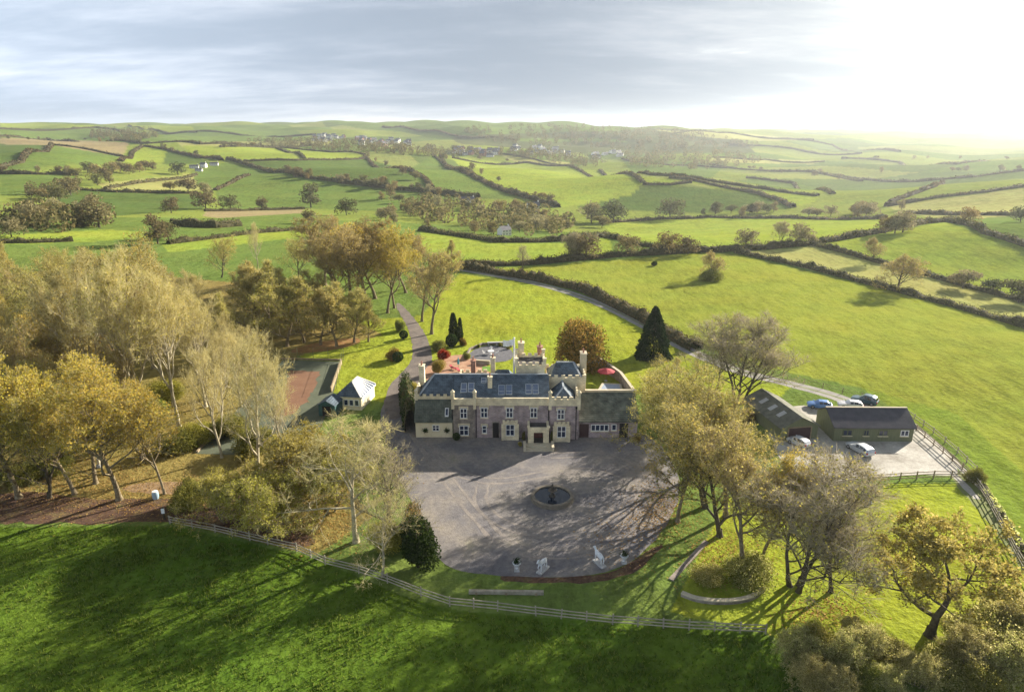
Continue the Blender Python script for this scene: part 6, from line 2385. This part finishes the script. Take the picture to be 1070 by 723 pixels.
cl = mth('ADD', mth('MULTIPLY', n1.outputs[0], .55), mth('MULTIPLY', n2.outputs[0], .60))


def mrange(v, a, b_, c, d):
    n = N(nt, 'ShaderNodeMapRange')
    n.interpolation_type = 'SMOOTHSTEP'
    for k, q in zip(('From Min', 'From Max', 'To Min', 'To Max'), (a, b_, c, d)):
        n.inputs[k].default_value = q
    L.new(v, n.inputs[0])
    return n.outputs[0]


cover = mrange(cl, .36, .52, .45, 1.0)
thick = mrange(cl, .43, .66, 1.14, .80)
# toward the sun the cloud sheet brightens; overhead, out of view, it is dimmed to weaken the fill
dt = N(nt, 'ShaderNodeVectorMath', operation='DOT_PRODUCT')
L.new(tc.outputs['Generated'], dt.inputs[0])
dt.inputs[1].default_value = SDIR
g1 = mth('POWER', mth('MAXIMUM', dt.outputs['Value'], 0.0), 8.0)
over = mrange(sp_.outputs[2], .14, .45, 1.0, .38)
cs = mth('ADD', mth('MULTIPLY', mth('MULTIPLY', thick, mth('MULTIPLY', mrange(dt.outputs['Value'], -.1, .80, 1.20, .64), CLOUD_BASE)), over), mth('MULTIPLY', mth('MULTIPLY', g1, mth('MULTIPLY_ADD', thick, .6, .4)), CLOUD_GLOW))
# unseen sky glow opposite the sun, added to fill the camera-facing walls
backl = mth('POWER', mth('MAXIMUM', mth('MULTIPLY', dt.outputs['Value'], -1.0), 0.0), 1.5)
cs = mth('ADD', cs, mth('MULTIPLY', backl, BACK_FILL))
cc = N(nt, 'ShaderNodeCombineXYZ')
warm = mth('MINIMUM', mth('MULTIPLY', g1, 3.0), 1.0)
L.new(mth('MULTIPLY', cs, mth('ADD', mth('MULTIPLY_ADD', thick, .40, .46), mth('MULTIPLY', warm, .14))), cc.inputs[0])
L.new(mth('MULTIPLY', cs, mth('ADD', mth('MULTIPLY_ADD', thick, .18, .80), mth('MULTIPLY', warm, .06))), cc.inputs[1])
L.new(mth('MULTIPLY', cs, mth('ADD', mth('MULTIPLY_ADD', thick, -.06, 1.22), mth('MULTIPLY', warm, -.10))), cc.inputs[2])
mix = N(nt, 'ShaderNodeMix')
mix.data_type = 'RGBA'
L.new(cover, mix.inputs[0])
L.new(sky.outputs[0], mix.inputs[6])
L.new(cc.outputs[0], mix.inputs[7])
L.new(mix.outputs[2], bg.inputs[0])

sl = bpy.data.lights.new('sun', 'SUN')
sl.energy = SUN_STRENGTH
sl.angle = rad(.6)
sl.color = (1.0, .90, .74)
so = bpy.data.objects.new('sun', sl)
so.rotation_euler = SDIR.to_track_quat('Z', 'Y').to_euler()
so.location = (60, 60, 150)
COL.objects.link(so)

if HAZE > 0:
    b = MB()
    b.box(-7600, 7600, -7600, 7600, HAZE_BOTTOM, HAZE_TOP)
    m, nt2, ns, L2 = new_mat('haze')
    o2_ = N(nt2, 'ShaderNodeOutputMaterial')
    pv = N(nt2, 'ShaderNodeVolumePrincipled')
    pv.inputs['Color'].default_value = (.86, .93, 1, 1)
    pv.inputs['Density'].default_value = HAZE
    pv.inputs['Anisotropy'].default_value = HAZE_G
    L2.new(pv.outputs[0], o2_.inputs['Volume'])
    hz = b.build('haze', m)
    tag(hz, 'pale sunlit haze in the air over the valley', 'haze', kind='stuff')

cam = bpy.data.cameras.new('camera')
cam.sensor_width = 36
cam.lens = 36 * FPX / 1070
cam.clip_start = .5
cam.clip_end = 20000
co = bpy.data.objects.new('camera', cam)
co.location = (0, 0, CAM_H)
co.rotation_euler = (math.pi / 2 - PITCH, 0, 0)
COL.objects.link(co)
SC.camera = co

SC.render.engine = 'CYCLES'
SC.view_settings.view_transform = 'Standard'
SC.view_settings.look = 'None'
SC.view_settings.exposure = EXPOSURE
SC.view_settings.gamma = 1
SC.view_settings.use_curve_mapping = False
cy_ = SC.cycles
cy_.use_denoising = True
cy_.max_bounces = 5
cy_.diffuse_bounces = 3
cy_.glossy_bounces = 2
cy_.transmission_bounces = 3
cy_.volume_bounces = 0
cy_.transparent_max_bounces = 6
cy_.use_adaptive_sampling = True
cy_.adaptive_threshold = .02
cy_.sample_clamp_indirect = 6
SC.render.resolution_x, SC.render.resolution_y = 1024, 691
